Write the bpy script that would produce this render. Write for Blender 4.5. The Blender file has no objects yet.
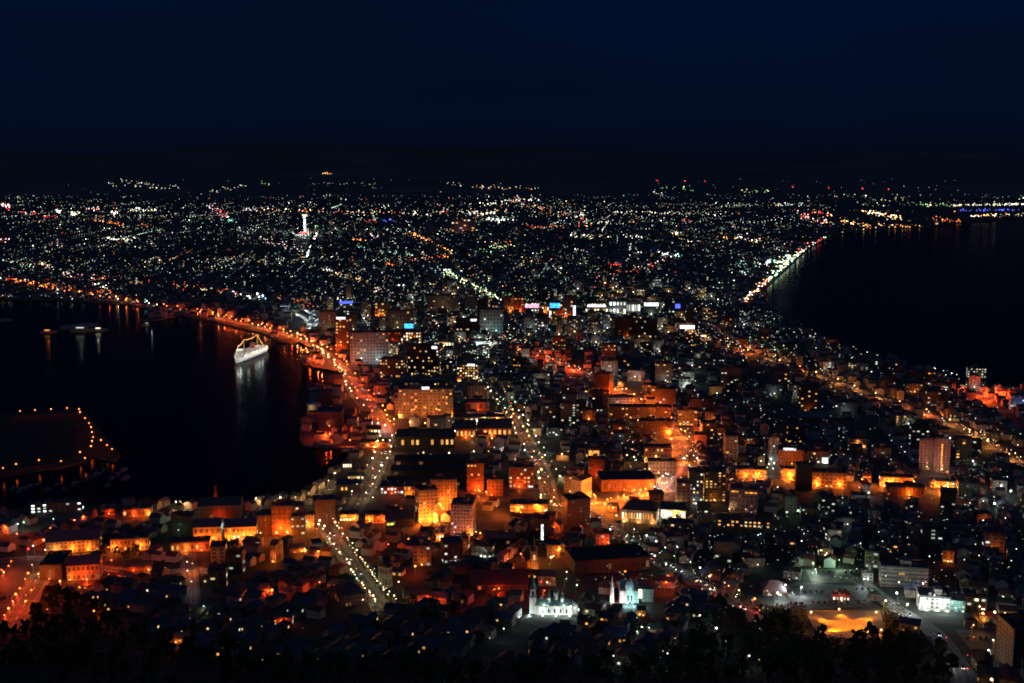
import bpy, bmesh, math, random
from mathutils import Vector, Matrix
from mathutils.geometry import tessellate_polygon
rnd = random.Random(11)
S = bpy.context.scene
COL = S.collection
R = math.radians

# ------------------------------------------------------------------ camera, sky, exposure
F, CAMZ, PITCH = 1190.0, 310.0, R(8.1)
cam = bpy.data.cameras.new('camera')
cam.sensor_width = 36.0
cam.lens = 36.0 * F / 1024.0
cam.clip_start, cam.clip_end = 1.0, 400000.0
camo = bpy.data.objects.new('camera', cam)
camo.location = (0, 0, CAMZ)
camo.rotation_euler = (R(90) - PITCH, 0, 0)
COL.objects.link(camo)
S.camera = camo

wd = bpy.data.worlds.new('World')
S.world = wd
wd.use_nodes = True
nt = wd.node_tree
bg = nt.nodes['Background']
tc = nt.nodes.new('ShaderNodeTexCoord')
sep = nt.nodes.new('ShaderNodeSeparateXYZ')
dusk = nt.nodes.new('ShaderNodeValToRGB')          # deep blue dusk sky by elevation, darker in the bank of cloud over the hills
for pos, c in ((0.0, (.0010, .0022, .0058)), (0.015, (.0009, .0026, .0085)), (0.045, (.0008, .0036, .0148)), (0.08, (.0007, .0042, .0202)), (0.14, (.0007, .0044, .0222)), (0.30, (.0014, .0060, .029)), (1.0, (.013, .026, .060))):
    if pos in (0.0, 1.0):
        el = dusk.color_ramp.elements[0 if pos == 0 else len(dusk.color_ramp.elements) - 1]
    else:
        el = dusk.color_ramp.elements.new(pos)
    el.position, el.color = pos, (*c, 1)
mp = nt.nodes.new('ShaderNodeMapping')
mp.inputs['Scale'].default_value = (1.0, 1.0, 6.0)
nz = nt.nodes.new('ShaderNodeTexNoise')
nz.inputs['Scale'].default_value = 1.7
nz.inputs['Detail'].default_value = 5
rp = nt.nodes.new('ShaderNodeValToRGB')
rp.color_ramp.elements[0].position = 0.42
rp.color_ramp.elements[0].color = (1, 1, 1, 1)
rp.color_ramp.elements[1].position = 0.68
rp.color_ramp.elements[1].color = (0.85, 0.76, 0.66, 1)
mx = nt.nodes.new('ShaderNodeMix')
mx.data_type = 'RGBA'
mx.blend_type = 'MULTIPLY'
mx.inputs['Factor'].default_value = 1.0
L = nt.links.new
L(tc.outputs['Generated'], sep.inputs[0])
L(sep.outputs['Z'], dusk.inputs['Fac'])
L(tc.outputs['Generated'], mp.inputs['Vector'])
L(mp.outputs['Vector'], nz.inputs['Vector'])
L(nz.outputs['Fac'], rp.inputs['Fac'])
L(dusk.outputs['Color'], mx.inputs['A'])
L(rp.outputs['Color'], mx.inputs['B'])
L(mx.outputs['Result'], bg.inputs['Color'])
bg.inputs['Strength'].default_value = 1.0

fill_light = bpy.data.lights.new('roof_fill', 'SUN')  # weak blue fill added to bring out the dark roofs
fill_light.energy = 0.012
fill_light.angle = R(12)
fill_light.color = (0.55, 0.7, 1.0)
mo = bpy.data.objects.new('roof_fill', fill_light)
mo.rotation_euler = (R(48), 0, R(-35))
COL.objects.link(mo)

S.view_settings.view_transform = 'Standard'
S.view_settings.look = 'None'
S.view_settings.exposure = 0.3
S.view_settings.gamma = 1.0
S.cycles.filter_width = 1.75
S.cycles.max_bounces = 5
S.cycles.diffuse_bounces = 2
S.cycles.glossy_bounces = 2
S.cycles.sample_clamp_indirect = 4.0
S.cycles.use_light_tree = True

# ------------------------------------------------------------------ geometry of the view
SIN, COS = math.sin(PITCH), math.cos(PITCH)

def hz(x, y):
    """height of the land: flat city, mountain slope towards the camera, hills far away"""
    if y < 1000:
        return 0.00029 * (1000 - y) ** 2
    if y > 14000:
        u = y - 14000
        z = 0.02 * u
        if y > 20000:
            w = 0.62 + 0.38 * math.sin(x / 9000.0 + 2.2) * math.cos(x / 4100.0 + 0.7) + 0.16 * math.sin(x / 1700.0) + 0.3 * max(-1.0, min(1.0, -x / 14000.0))
            z += 2.3e-6 * (y - 20000) ** 2 * w
        return z
    return 0.0

def G(px, py, dz=0.0):
    """where the sight line through a pixel of the photograph meets the land (dz metres above it)"""
    a, b = (px - 512.0) / F, -(py - 341.5) / F
    dx, dy, dv = a, COS + b * SIN, -SIN + b * COS
    t, pt = 300.0, 300.0
    while t < 60000:
        if CAMZ + dv * t - hz(dx * t, dy * t) - dz <= 0:
            break
        pt, t = t, t * 1.03
    lo, hi = pt, t
    for _ in range(30):
        m = (lo + hi) / 2
        if CAMZ + dv * m - hz(dx * m, dy * m) - dz > 0:
            lo = m
        else:
            hi = m
    return Vector((dx * lo, dy * lo, hz(dx * lo, dy * lo)))

def PX(p):
    """pixel of a world point"""
    y, z = p[1], p[2] - CAMZ
    d = y * COS - z * SIN
    return 512 + F * p[0] / d, 341.5 - F * (y * SIN + z * COS) / d

def scale_at(p):
    return F / (p[1] * COS - (p[2] - CAMZ) * SIN)

def inside(poly, x, y):
    c = False
    j = len(poly) - 1
    for i in range(len(poly)):
        xi, yi = poly[i][0], poly[i][1]
        xj, yj = poly[j][0], poly[j][1]
        if (yi > y) != (yj > y) and x < (xj - xi) * (y - yi) / (yj - yi) + xi:
            c = not c
        j = i
    return c

# ------------------------------------------------------------------ materials
def principled(name):
    m = bpy.data.materials.new(name)
    m.use_nodes = True
    return m, m.node_tree, m.node_tree.nodes['Principled BSDF']

def noisy(name, c0, c1, scale, rough=0.85, detail=6, use_obj_color=False, bump=0.0, coord='Object'):
    m, t, b = principled(name)
    co = t.nodes.new('ShaderNodeTexCoord')
    n = t.nodes.new('ShaderNodeTexNoise')
    n.inputs['Scale'].default_value = scale
    n.inputs['Detail'].default_value = detail
    r = t.nodes.new('ShaderNodeValToRGB')
    r.color_ramp.elements[0].position = 0.35
    r.color_ramp.elements[1].position = 0.68
    r.color_ramp.elements[0].color = (*c0, 1)
    r.color_ramp.elements[1].color = (*c1, 1)
    k = t.links.new
    k(co.outputs[coord], n.inputs['Vector'])
    k(n.outputs['Fac'], r.inputs['Fac'])
    out = r.outputs['Color']
    if use_obj_color:
        oi = t.nodes.new('ShaderNodeObjectInfo')
        mm = t.nodes.new('ShaderNodeMix')
        mm.data_type = 'RGBA'
        mm.blend_type = 'MULTIPLY'
        mm.inputs['Factor'].default_value = 1
        k(oi.outputs['Color'], mm.inputs['A'])
        k(out, mm.inputs['B'])
        out = mm.outputs['Result']
    k(out, b.inputs['Base Color'])
    b.inputs['Roughness'].default_value = rough
    if bump:
        bp = t.nodes.new('ShaderNodeBump')
        bp.inputs['Strength'].default_value = bump
        k(n.outputs['Fac'], bp.inputs['Height'])
        k(bp.outputs['Normal'], b.inputs['Normal'])
    return m

def emit(name, col, s, vary=0.0, sampling=None):
    m = bpy.data.materials.new(name)
    m.use_nodes = True
    t = m.node_tree
    t.nodes.remove(t.nodes['Principled BSDF'])
    e = t.nodes.new('ShaderNodeEmission')
    e.inputs['Color'].default_value = (*col, 1)
    e.inputs['Strength'].default_value = s
    if vary:
        oi = t.nodes.new('ShaderNodeObjectInfo')
        mr = t.nodes.new('ShaderNodeMapRange')
        mr.inputs['To Min'].default_value = s * (1 - vary)
        mr.inputs['To Max'].default_value = s * (1 + vary)
        t.links.new(oi.outputs['Random'], mr.inputs['Value'])
        t.links.new(mr.outputs['Result'], e.inputs['Strength'])
    t.links.new(e.outputs[0], t.nodes['Material Output'].inputs['Surface'])
    if sampling:
        m.cycles.emission_sampling = sampling
    return m

M = {}
M['land'] = noisy('city_ground', (0.02, 0.022, 0.02), (0.09, 0.088, 0.08), 0.045, 0.9)
M['hill'] = noisy('hill_scrub', (0.010, 0.014, 0.010), (0.045, 0.05, 0.04), 0.06, 1.0)
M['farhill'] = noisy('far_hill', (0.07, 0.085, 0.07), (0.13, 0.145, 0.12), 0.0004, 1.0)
M['asphalt'] = noisy('asphalt', (0.035, 0.035, 0.037), (0.10, 0.098, 0.095), 0.3, 0.8, detail=9)
M['wetroad'] = noisy('pale_paving', (0.05, 0.05, 0.049), (0.13, 0.127, 0.12), 0.2, 0.75)
M['kerb'] = noisy('kerb_stone', (0.10, 0.10, 0.095), (0.20, 0.195, 0.185), 0.4, 0.85)
M['paint'] = noisy('road_paint', (0.55, 0.55, 0.53), (0.8, 0.8, 0.78), 0.8, 0.7)
M['quay'] = noisy('pale_concrete', (0.16, 0.155, 0.145), (0.32, 0.31, 0.29), 0.12, 0.85)  # quays, and lit roads made paler so their glow looks stronger
M['wall'] = noisy('wall_render', (0.62, 0.60, 0.57), (1.0, 1.0, 1.0), 0.35, 0.85, use_obj_color=True)
t = M['wall'].node_tree
pb = t.nodes['Principled BSDF']
src = pb.inputs['Base Color'].links[0].from_socket
co, sx, cb_ = t.nodes.new('ShaderNodeTexCoord'), t.nodes.new('ShaderNodeSeparateXYZ'), t.nodes.new('ShaderNodeCombineXYZ')
ad = t.nodes.new('ShaderNodeMath')
bk = t.nodes.new('ShaderNodeTexBrick')             # storey and panel joints, 3.1 m apart
bk.inputs['Color1'].default_value, bk.inputs['Color2'].default_value, bk.inputs['Mortar'].default_value = (1, 1, 1, 1), (.86, .85, .84, 1), (.5, .48, .46, 1)
bk.inputs['Scale'].default_value = 1.0
bk.inputs['Mortar Size'].default_value = 0.16
bk.inputs['Mortar Smooth'].default_value = 0.4
bk.inputs['Brick Width'].default_value = 4.4
bk.inputs['Row Height'].default_value = 3.1
bk.offset = 0.0
st = t.nodes.new('ShaderNodeTexNoise')             # rain streaks
mp2 = t.nodes.new('ShaderNodeMapping')
mp2.inputs['Scale'].default_value = (0.9, 0.9, 0.07)
st.inputs['Scale'].default_value = 1.0
st.inputs['Detail'].default_value = 4
r2 = t.nodes.new('ShaderNodeValToRGB')
r2.color_ramp.elements[0].position, r2.color_ramp.elements[1].position = 0.3, 0.62
r2.color_ramp.elements[0].color = (.6, .57, .53, 1)
k = t.links.new
k(co.outputs['Object'], sx.inputs[0])
k(sx.outputs['X'], ad.inputs[0])
k(sx.outputs['Y'], ad.inputs[1])
k(ad.outputs[0], cb_.inputs['X'])
k(sx.outputs['Z'], cb_.inputs['Y'])
k(cb_.outputs[0], bk.inputs['Vector'])
k(co.outputs['Object'], mp2.inputs['Vector'])
k(mp2.outputs[0], st.inputs['Vector'])
k(st.outputs['Fac'], r2.inputs['Fac'])
for extra in (bk.outputs['Color'], r2.outputs['Color']):
    mm = t.nodes.new('ShaderNodeMix')
    mm.data_type, mm.blend_type = 'RGBA', 'MULTIPLY'
    mm.inputs['Factor'].default_value = 1
    k(src, mm.inputs['A'])
    k(extra, mm.inputs['B'])
    src = mm.outputs['Result']
k(src, pb.inputs['Base Color'])
M['roof'] = noisy('roof_covering', (0.65, 0.65, 0.65), (1.0, 1.0, 1.0), 0.6, 0.6, use_obj_color=True)
M['metal'] = noisy('painted_metal', (0.7, 0.7, 0.7), (1, 1, 1), 1.2, 0.45, use_obj_color=True)
M['pole'] = noisy('pole_steel', (0.22, 0.22, 0.23), (0.32, 0.32, 0.33), 2.0, 0.5)
M['leaf'] = noisy('foliage', (0.03, 0.05, 0.018), (0.09, 0.12, 0.045), 0.5, 0.8)
M['bark'] = noisy('bark', (0.05, 0.035, 0.025), (0.11, 0.08, 0.06), 2.0, 0.9)
M['sand'] = noisy('packed_sand', (0.24, 0.20, 0.15), (0.42, 0.36, 0.27), 0.5, 0.9)
m, t, b = principled('glass_dark')
b.inputs['Base Color'].default_value = (0.02, 0.025, 0.03, 1)
b.inputs['Roughness'].default_value = 0.12
M['glass'] = m
M['curtain'] = noisy('curtained_window', (0.035, 0.035, 0.037), (0.10, 0.095, 0.09), 0.8, 0.35, use_obj_color=False, coord='Object')
m, t, b = principled('sea_water')
b.inputs['Base Color'].default_value = (0.002, 0.004, 0.006, 1)
b.inputs['Roughness'].default_value = 0.15
b.inputs['IOR'].default_value = 1.33
b.inputs['Specular IOR Level'].default_value = 0.12
co = t.nodes.new('ShaderNodeTexCoord')
n1 = t.nodes.new('ShaderNodeTexNoise')
n1.inputs['Scale'].default_value = 0.11
n1.inputs['Detail'].default_value = 4
n1.inputs['Roughness'].default_value = 0.6
bp = t.nodes.new('ShaderNodeBump')
bp.inputs['Strength'].default_value = 0.25
bp.inputs['Distance'].default_value = 1.0
t.links.new(co.outputs['Object'], n1.inputs['Vector'])
t.links.new(n1.outputs['Fac'], bp.inputs['Height'])
t.links.new(bp.outputs['Normal'], b.inputs['Normal'])
df, ms = t.nodes.new('ShaderNodeBsdfDiffuse'), t.nodes.new('ShaderNodeMixShader')      # dark diffuse mixed in to weaken the sea's reflections
df.inputs['Color'].default_value = (0.003, 0.005, 0.007, 1)
ms.inputs[0].default_value = 0.55
t.links.new(b.outputs[0], ms.inputs[1])
t.links.new(df.outputs[0], ms.inputs[2])
t.links.new(ms.outputs[0], t.nodes['Material Output'].inputs['Surface'])
M['water'] = m

LAMP = {  # head colour, head strength, light colour
    'sodium': ((1.0, 0.42, 0.08), 5.0, (1.0, 0.17, 0.012)),
    'red': ((1.0, 0.20, 0.04), 4.5, (1.0, 0.075, 0.008)),
    'pale': ((1.0, 0.80, 0.42), 4.0, (1.0, 0.56, 0.2)),
    'white': ((0.95, 1.0, 0.92), 4.0, (0.85, 1.0, 0.94)),
    'green': ((0.60, 1.0, 0.55), 2.2, (0.6, 1.0, 0.5)),
    'cyan': ((0.45, 1.0, 0.95), 3.0, (0.5, 1.0, 1.0)),
    'amber': ((1.0, 0.60, 0.2), 4.5, (1.0, 0.32, 0.045)),
    'blue': ((0.1, 0.2, 1.0), 4.0, (0.15, 0.3, 1.0)),
    'crimson': ((1.0, 0.03, 0.03), 4.0, (1.0, 0.03, 0.02)),
    'pink': ((1.0, 0.4, 0.5), 3.0, (1.0, 0.4, 0.45)),
}
for k, (c, s, lc) in LAMP.items():
    M['lamp_' + k] = emit('lamp_glow_' + k, c, s, 0.45, 'NONE')
WIN = {'amber': ((1.0, 0.45, 0.10), 0.9), 'white': ((0.95, 1.0, 0.85), 0.7), 'gold': ((1.0, 0.66, 0.26), 0.8), 'green': ((0.7, 1.0, 0.75), 0.35),
       'dim': ((1.0, 0.5, 0.2), 0.12), 'grey': ((0.75, 0.85, 0.9), 0.10), 'red': ((1.0, 0.16, 0.04), 0.35), 'hot': ((1.0, 0.8, 0.5), 2.0), 'ice': ((0.9, 1.0, 0.95), 2.5)}
for k, (c, s) in WIN.items():
    M['win_' + k] = emit('window_light_' + k, c, s, 0.5, 'NONE')
M['win_dark'] = M['curtain']
SIGN = {'blue': ((0.06, 0.1, 1.0), 3.0), 'azure': ((0.05, 0.45, 1.0), 2.5), 'white': ((0.9, 0.97, 1.0), 2.6), 'red': ((1.0, 0.05, 0.05), 2.0), 'green': ((0.2, 1.0, 0.6), 1.2),
        'yellow': ((0.9, 0.9, 0.15), 1.0), 'pink': ((1.0, 0.5, 0.65), 1.6), 'ice': ((0.75, 0.8, 1.0), 2.2), 'orange': ((1.0, 0.35, 0.06), 1.6)}
for k, (c, s) in SIGN.items():
    M['sign_' + k] = emit('sign_light_' + k, c, s, 0.0, 'NONE')
    t = M['sign_' + k].node_tree
    co, n_, mr = t.nodes.new('ShaderNodeTexCoord'), t.nodes.new('ShaderNodeTexVoronoi'), t.nodes.new('ShaderNodeMapRange')
    n_.inputs['Scale'].default_value = 0.45
    mr.inputs['From Min'].default_value, mr.inputs['From Max'].default_value = 0.1, 0.8
    mr.inputs['To Min'].default_value, mr.inputs['To Max'].default_value = s * 1.25, s * 0.2
    t.links.new(co.outputs['Object'], n_.inputs['Vector'])
    t.links.new(n_.outputs['Distance'], mr.inputs['Value'])
    t.links.new(mr.outputs['Result'], next(x for x in t.nodes if x.type == 'EMISSION').inputs['Strength'])
# the many far lights: one material that reads each light's own colour
m = bpy.data.materials.new('far_light_glow')
m.use_nodes = True
t = m.node_tree
t.nodes.remove(t.nodes['Principled BSDF'])
e = t.nodes.new('ShaderNodeEmission')
at = t.nodes.new('ShaderNodeAttribute')
at.attribute_name = 'glow'
t.links.new(at.outputs['Color'], e.inputs['Color'])
e.inputs['Strength'].default_value = 1.0
t.links.new(e.outputs[0], t.nodes['Material Output'].inputs['Surface'])
M['glow'] = m
m, t, b = principled('house_walls')
at = t.nodes.new('ShaderNodeAttribute')
at.attribute_name = 'tint'
t.links.new(at.outputs['Color'], b.inputs['Base Color'])
b.inputs['Roughness'].default_value = 0.8
M['tint'] = m

# ------------------------------------------------------------------ mesh helpers
class MB:
    def __init__(s):
        s.v, s.f, s.mi = [], [], []

    def add(s, vs, fs, mi=0):
        o = len(s.v)
        s.v += [tuple(v) for v in vs]
        s.f += [tuple(i + o for i in f) for f in fs]
        s.mi += [mi] * len(fs)
        return s

    def box(s, x0, x1, y0, y1, z0, z1, mi=0):
        v = [(x0, y0, z0), (x1, y0, z0), (x1, y1, z0), (x0, y1, z0), (x0, y0, z1), (x1, y0, z1), (x1, y1, z1), (x0, y1, z1)]
        return s.add(v, [(0, 3, 2, 1), (4, 5, 6, 7), (0, 1, 5, 4), (1, 2, 6, 5), (2, 3, 7, 6), (3, 0, 4, 7)], mi)

    def cyl(s, x, y, z0, z1, r0, r1=None, n=10, mi=0):
        r1 = r0 if r1 is None else r1
        v = [(x + r0 * math.cos(i * 2 * math.pi / n), y + r0 * math.sin(i * 2 * math.pi / n), z0) for i in range(n)]
        v += [(x + r1 * math.cos(i * 2 * math.pi / n), y + r1 * math.sin(i * 2 * math.pi / n), z1) for i in range(n)]
        f = [(i, (i + 1) % n, n + (i + 1) % n, n + i) for i in range(n)]
        return s.add(v, f + [tuple(range(n - 1, -1, -1)), tuple(range(n, 2 * n))], mi)

    def lathe(s, x, y, prof, n=12, mi=0):
        v = []
        for r, z in prof:
            v += [(x + r * math.cos(i * 2 * math.pi / n), y + r * math.sin(i * 2 * math.pi / n), z) for i in range(n)]
        f = []
        for k in range(len(prof) - 1):
            f += [(k * n + i, k * n + (i + 1) % n, (k + 1) * n + (i + 1) % n, (k + 1) * n + i) for i in range(n)]
        return s.add(v, f + [tuple(range(n - 1, -1, -1)), tuple((len(prof) - 1) * n + i for i in range(n))], mi)

    def gable(s, x0, x1, y0, y1, z0, z1, hip=0.0, mi=0):
        ym = (y0 + y1) / 2
        v = [(x0, y0, z0), (x1, y0, z0), (x1, y1, z0), (x0, y1, z0), (x0 + hip, ym, z1), (x1 - hip, ym, z1)]
        return s.add(v, [(0, 3, 2, 1), (0, 1, 5, 4), (2, 3, 4, 5), (1, 2, 5), (3, 0, 4)], mi)

    def octa(s, x, y, z, r, mi=0):
        v = [(x + r, y, z), (x - r, y, z), (x, y + r, z), (x, y - r, z), (x, y, z + r), (x, y, z - r)]
        return s.add(v, [(0, 2, 4), (2, 1, 4), (1, 3, 4), (3, 0, 4), (2, 0, 5), (1, 2, 5), (3, 1, 5), (0, 3, 5)], mi)

    def mesh(s, name, mats):
        me = bpy.data.meshes.new(name)
        me.from_pydata(s.v, [], s.f)
        for m in (mats if isinstance(mats, (list, tuple)) else [mats]):
            me.materials.append(m)
        if any(s.mi):
            me.polygons.foreach_set('material_index', s.mi)
        me.update()
        return me

def put(name, me, parent=None, loc=(0, 0, 0), rz=0.0, col=None, sc=None):
    o = bpy.data.objects.new(name, me)
    COL.objects.link(o)
    o.location = loc
    if rz:
        o.rotation_euler = (0, 0, rz)
    if sc:
        o.scale = sc
    if col:
        o.color = (*col, 1)
    if parent:
        o.parent = parent
    return o

def tag(o, label, cat, group=None):
    o['label'] = label
    o['category'] = cat
    if group:
        o['group'] = group
    return o

def empty(name, label, cat, loc, rz=0.0, group=None):
    o = put(name, None, None, loc, rz)
    return tag(o, label, cat, group)

def kind(o, k, label=None, cat=None):
    o['kind'] = k
    if label:
        o['label'] = label
        o['category'] = cat
    return o

LIGHT_SCALE = 0.55
def light(parent, loc, colname, watt, r=0.35, col=None):
    l = bpy.data.lights.new('lamp_light', 'POINT')
    l.energy = watt * LIGHT_SCALE * (1.9 if colname in ('sodium', 'red') else 1.0)
    l.shadow_soft_size = r
    l.color = col or LAMP[colname][2]
    o = bpy.data.objects.new('lamp_light', l)
    COL.objects.link(o)
    o.location = loc
    if parent:
        o.parent = parent
    return o

# ------------------------------------------------------------------ land, water, hills
HARB_LOW = [(-420, 520), (-60, 512), (0, 510), (30, 508), (80, 506), (130, 504), (178, 503), (200, 506), (222, 504), (255, 499), (295, 497), (315, 487), (330, 472),
            (343, 462), (352, 449), (330, 447), (303, 445), (299, 438), (301, 425), (309, 415), (314, 388), (330, 384), (335, 372), (326, 365), (304, 364), (300, 358), (318, 352), (318, 345),
            (302, 341), (290, 343), (278, 341), (268, 335), (250, 330), (215, 322), (180, 315), (155, 320), (140, 320), (150, 309), (130, 304), (95, 303), (60, 300), (20, 300), (-40, 296), (-300, 292)]
SEA_R = [(1900, 219), (1100, 217), (1010, 219), (965, 222), (935, 227), (880, 229), (850, 232), (830, 238), (808, 249), (794, 262), (780, 275), (766, 288), (764, 297), (776, 311),
         (800, 326), (830, 345), (870, 356), (920, 369), (960, 379), (965, 387), (1008, 392), (1060, 396), (1500, 470)]
harb = [G(*p) for p in HARB_LOW]
sear = [G(*p) for p in SEA_R]
LAND = [Vector((-9000, 1000, 0))] + [Vector((-9000, harb[0].y, 0))] + harb + [Vector((-14000, 3600, 0)), Vector((-60000, 14000, 0)), Vector((60000, 14000, 0))] + \
       [Vector((60000, sear[0].y, 0))] + sear + [Vector((9000, sear[-1].y, 0)), Vector((9000, 1000, 0))]
LAND = [Vector((p.x, p.y, 0)) for p in LAND]

def slab(name, poly, z, depth, mats):
    tri = tessellate_polygon([[Vector((p.x, p.y, 0)) for p in poly]])
    n = len(poly)
    v = [(p.x, p.y, z) for p in poly] + [(p.x, p.y, z - depth) for p in poly]
    f, mi = [], []
    for a, b_, c in tri:
        nx = (poly[b_].x - poly[a].x) * (poly[c].y - poly[a].y) - (poly[c].x - poly[a].x) * (poly[b_].y - poly[a].y)
        f.append((a, b_, c) if nx > 0 else (a, c, b_))
        mi.append(0)
    for i in range(n):
        j = (i + 1) % n
        f.append((i, j, n + j, n + i))
        mi.append(1 if len(mats) > 1 else 0)
    me = bpy.data.meshes.new(name)
    me.from_pydata(v, [], f)
    for m_ in mats:
        me.materials.append(m_)
    me.polygons.foreach_set('material_index', mi)
    me.update()
    return put(name, me)

kind(slab('ground', LAND, 0.0, 4.0, [M['land'], M['quay']]), 'structure')
ISLE = [(-300, 425), (-60, 417), (0, 413), (60, 410), (80, 407), (86, 414), (97, 426), (120, 455), (114, 461), (92, 455), (86, 461), (60, 467), (0, 476), (-60, 484), (-300, 510)]
isle = [G(*p) for p in ISLE]
kind(slab('island', isle, 0.0, 4.0, [M['hill'], M['quay']]), 'structure')
PIER = [(60, 325), (98, 322), (98, 325), (60, 329)]
PIER2 = [(-10, 320), (8, 318), (14, 320), (-10, 323)]
for pp in (PIER, PIER2):
    kind(slab('pier', [G(*p) for p in pp], -0.2, 3.5, [M['quay'], M['quay']]), 'structure')
w = MB().add([(-60000, 900, -2.2), (120000, 900, -2.2), (120000, 13990, -2.2), (-60000, 13990, -2.2)], [(0, 1, 2, 3)]).mesh('sea', M['water'])
kind(put('sea', w), 'structure')
isle_xy, land_xy = [(p.x, p.y) for p in isle], [(p.x, p.y) for p in LAND]

def on_land(x, y):
    return y < 1000 or inside(land_xy, x, y)

def grid_mesh(name, xs, ys, fz, mat):
    v = [(x, y, fz(x, y)) for y in ys for x in xs]
    n = len(xs)
    f = [(j * n + i, j * n + i + 1, (j + 1) * n + i + 1, (j + 1) * n + i) for j in range(len(ys) - 1) for i in range(n - 1)]
    me = MB().add(v, f).mesh(name, mat)
    for p in me.polygons:
        p.use_smooth = True
    return me
hs = kind(put('hillside', grid_mesh('hillside', [-1500 + 25 * i for i in range(121)], [-40 + 10 * i for i in range(105)], hz, M['hill'])), 'structure')
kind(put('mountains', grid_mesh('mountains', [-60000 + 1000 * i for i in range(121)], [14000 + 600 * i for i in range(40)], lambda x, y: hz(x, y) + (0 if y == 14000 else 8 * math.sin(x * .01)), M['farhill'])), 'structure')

# ------------------------------------------------------------------ roads
ROADS = {}
def resample(pts, step):
    out = [pts[0]]
    for a, b_ in zip(pts, pts[1:]):
        d = (b_ - a).length
        n = max(1, int(d / step))
        for i in range(1, n + 1):
            out.append(a.lerp(b_, i / n))
    return out

def smooth(pts, it=2):
    for _ in range(it):
        q = [pts[0]]
        for a, b_ in zip(pts, pts[1:]):
            q += [a.lerp(b_, .25), a.lerp(b_, .75)]
        pts = q + [pts[-1]]
    return pts

ROAD_Z = [0.06]
def ribbon(path, off0, off1, z, dash=None):
    v, f = [], []
    n = len(path)
    for i, p in enumerate(path):
        d = (path[min(i + 1, n - 1)] - path[max(i - 1, 0)])
        d = Vector((d.x, d.y)).normalized()
        nx, ny = d.y, -d.x
        for o_ in (off0, off1):
            x, y = p.x + nx * o_, p.y + ny * o_
            v.append((x, y, hz(x, y) + z + (0.35 if y < 990 else 0)))
        if i and (dash is None or i % dash == 0):
            f.append((2 * i - 2, 2 * i - 1, 2 * i + 1, 2 * i))
    return v, f

def road(key, name, pix, width, dz=7.0, mat='asphalt', kerb=True, far=False):
    path = smooth([Vector((q.x, q.y, 0)) for q in (G(*p, dz) for p in pix)])
    path = resample(path, 40 if far else 8)
    ROADS[key] = (path, width)
    ROAD_Z[0] += 0.006
    z = ROAD_Z[0]
    mb = MB()
    h = width / 2
    mb.add(*ribbon(path, -h, h, z), 0)
    if kerb:
        for s in (-1, 1):
            a, b_ = sorted((s * h, s * (h + 2.6)))
            mb.add(*ribbon(path, a, b_, z + 0.13), 1)
            e = s * h
            v0, f0 = ribbon(path, e, e, z)
            v1, _ = ribbon(path, e, e, z + 0.13)
            vv = [v0[i] if i % 2 == 0 else v1[i] for i in range(len(v0))]
            mb.add(vv, f0, 1)
        mb.add(*ribbon(path, -0.12, 0.12, z + 0.005, dash=2), 2)
        for s in (-1, 1):
            mb.add(*ribbon(path, s * (h - .6) - .08, s * (h - .6) + .08, z + 0.005), 2)
    kind(put(name, mb.mesh(name, [M[mat], M['kerb'], M['paint']])), 'structure')
    return path

road('bridge', 'harbour_road', [(-60, 272), (0, 277), (30, 282), (60, 290), (100, 295), (140, 302), (185, 308), (215, 314), (250, 322), (285, 331), (312, 341), (330, 352), (345, 366), (357, 381), (366, 394), (376, 407), (383, 420), (387, 433)], 15, mat='quay')  # pale surface brightens the lit ribbon
road('ramp', 'ramp_road', [(300, 333), (316, 343), (330, 355), (342, 368), (349, 383), (358, 396), (370, 408)], 7)
road('market', 'market_street', [(387, 434), (383, 447), (375, 466), (366, 484), (352, 505)], 13, mat='wetroad')
road('quayroad', 'quay_road', [(336, 474), (327, 484), (312, 494), (288, 500), (250, 506), (215, 512), (180, 517)], 9, mat='wetroad')
road('canal', 'canal_street', [(388, 451), (420, 452), (455, 453), (480, 451), (505, 446)], 9)
road('slope', 'slope_street', [(318, 500), (326, 520), (340, 541), (356, 563), (372, 585), (384, 602)], 10, mat='wetroad')
road('avenue', 'tree_avenue', [(474, 366), (490, 384), (505, 400), (516, 416), (530, 440), (542, 462), (548, 482), (552, 498)], 12)
road('wide', 'wide_avenue', [(583, 500), (604, 517), (632, 535), (658, 553), (690, 570), (722, 588), (760, 612)], 12, mat='wetroad')
road('tram', 'tram_avenue', [(534, 348), (560, 360), (590, 372), (615, 385), (640, 404), (664, 418), (678, 432), (681, 450), (672, 468), (655, 485), (625, 494), (592, 499), (560, 505)], 16, mat='quay')  # paler than asphalt so the orange glow reads as a bright ribbon
road('east', 'east_road', [(690, 330), (735, 344), (780, 359), (830, 375), (868, 389), (900, 399), (940, 414), (975, 429), (1010, 451), (1050, 475), (1120, 510)], 12, mat='quay')  # pale surface strengthens the amber glow
road('crossbar', 'cross_road', [(552, 500), (590, 500), (650, 492), (700, 480), (735, 474), (770, 470), (815, 475), (870, 478), (910, 482), (955, 489), (1030, 500)], 10)
road('down', 'lane', [(178, 503), (182, 522), (187, 545), (190, 570), (191, 600)], 8, mat='wetroad')
road('waterfront', 'lower_street', [(0, 553), (40, 549), (100, 560), (150, 566), (200, 560)], 8)
road('plaza', 'parking_road', [(48, 555), (36, 575), (22, 598), (8, 622)], 12)
road('shore', 'shore_avenue', [(740, 304), (752, 291), (770, 275), (786, 263), (800, 252), (818, 238), (832, 226)], 20, far=True)
road('straight', 'straight_road', [(442, 268), (470, 281), (505, 301)], 14, far=True)
road('bend', 'curving_road', [(955, 683), (968, 668), (955, 650), (942, 630), (928, 617), (905, 605), (880, 588), (860, 572), (840, 566)], 8)

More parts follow.
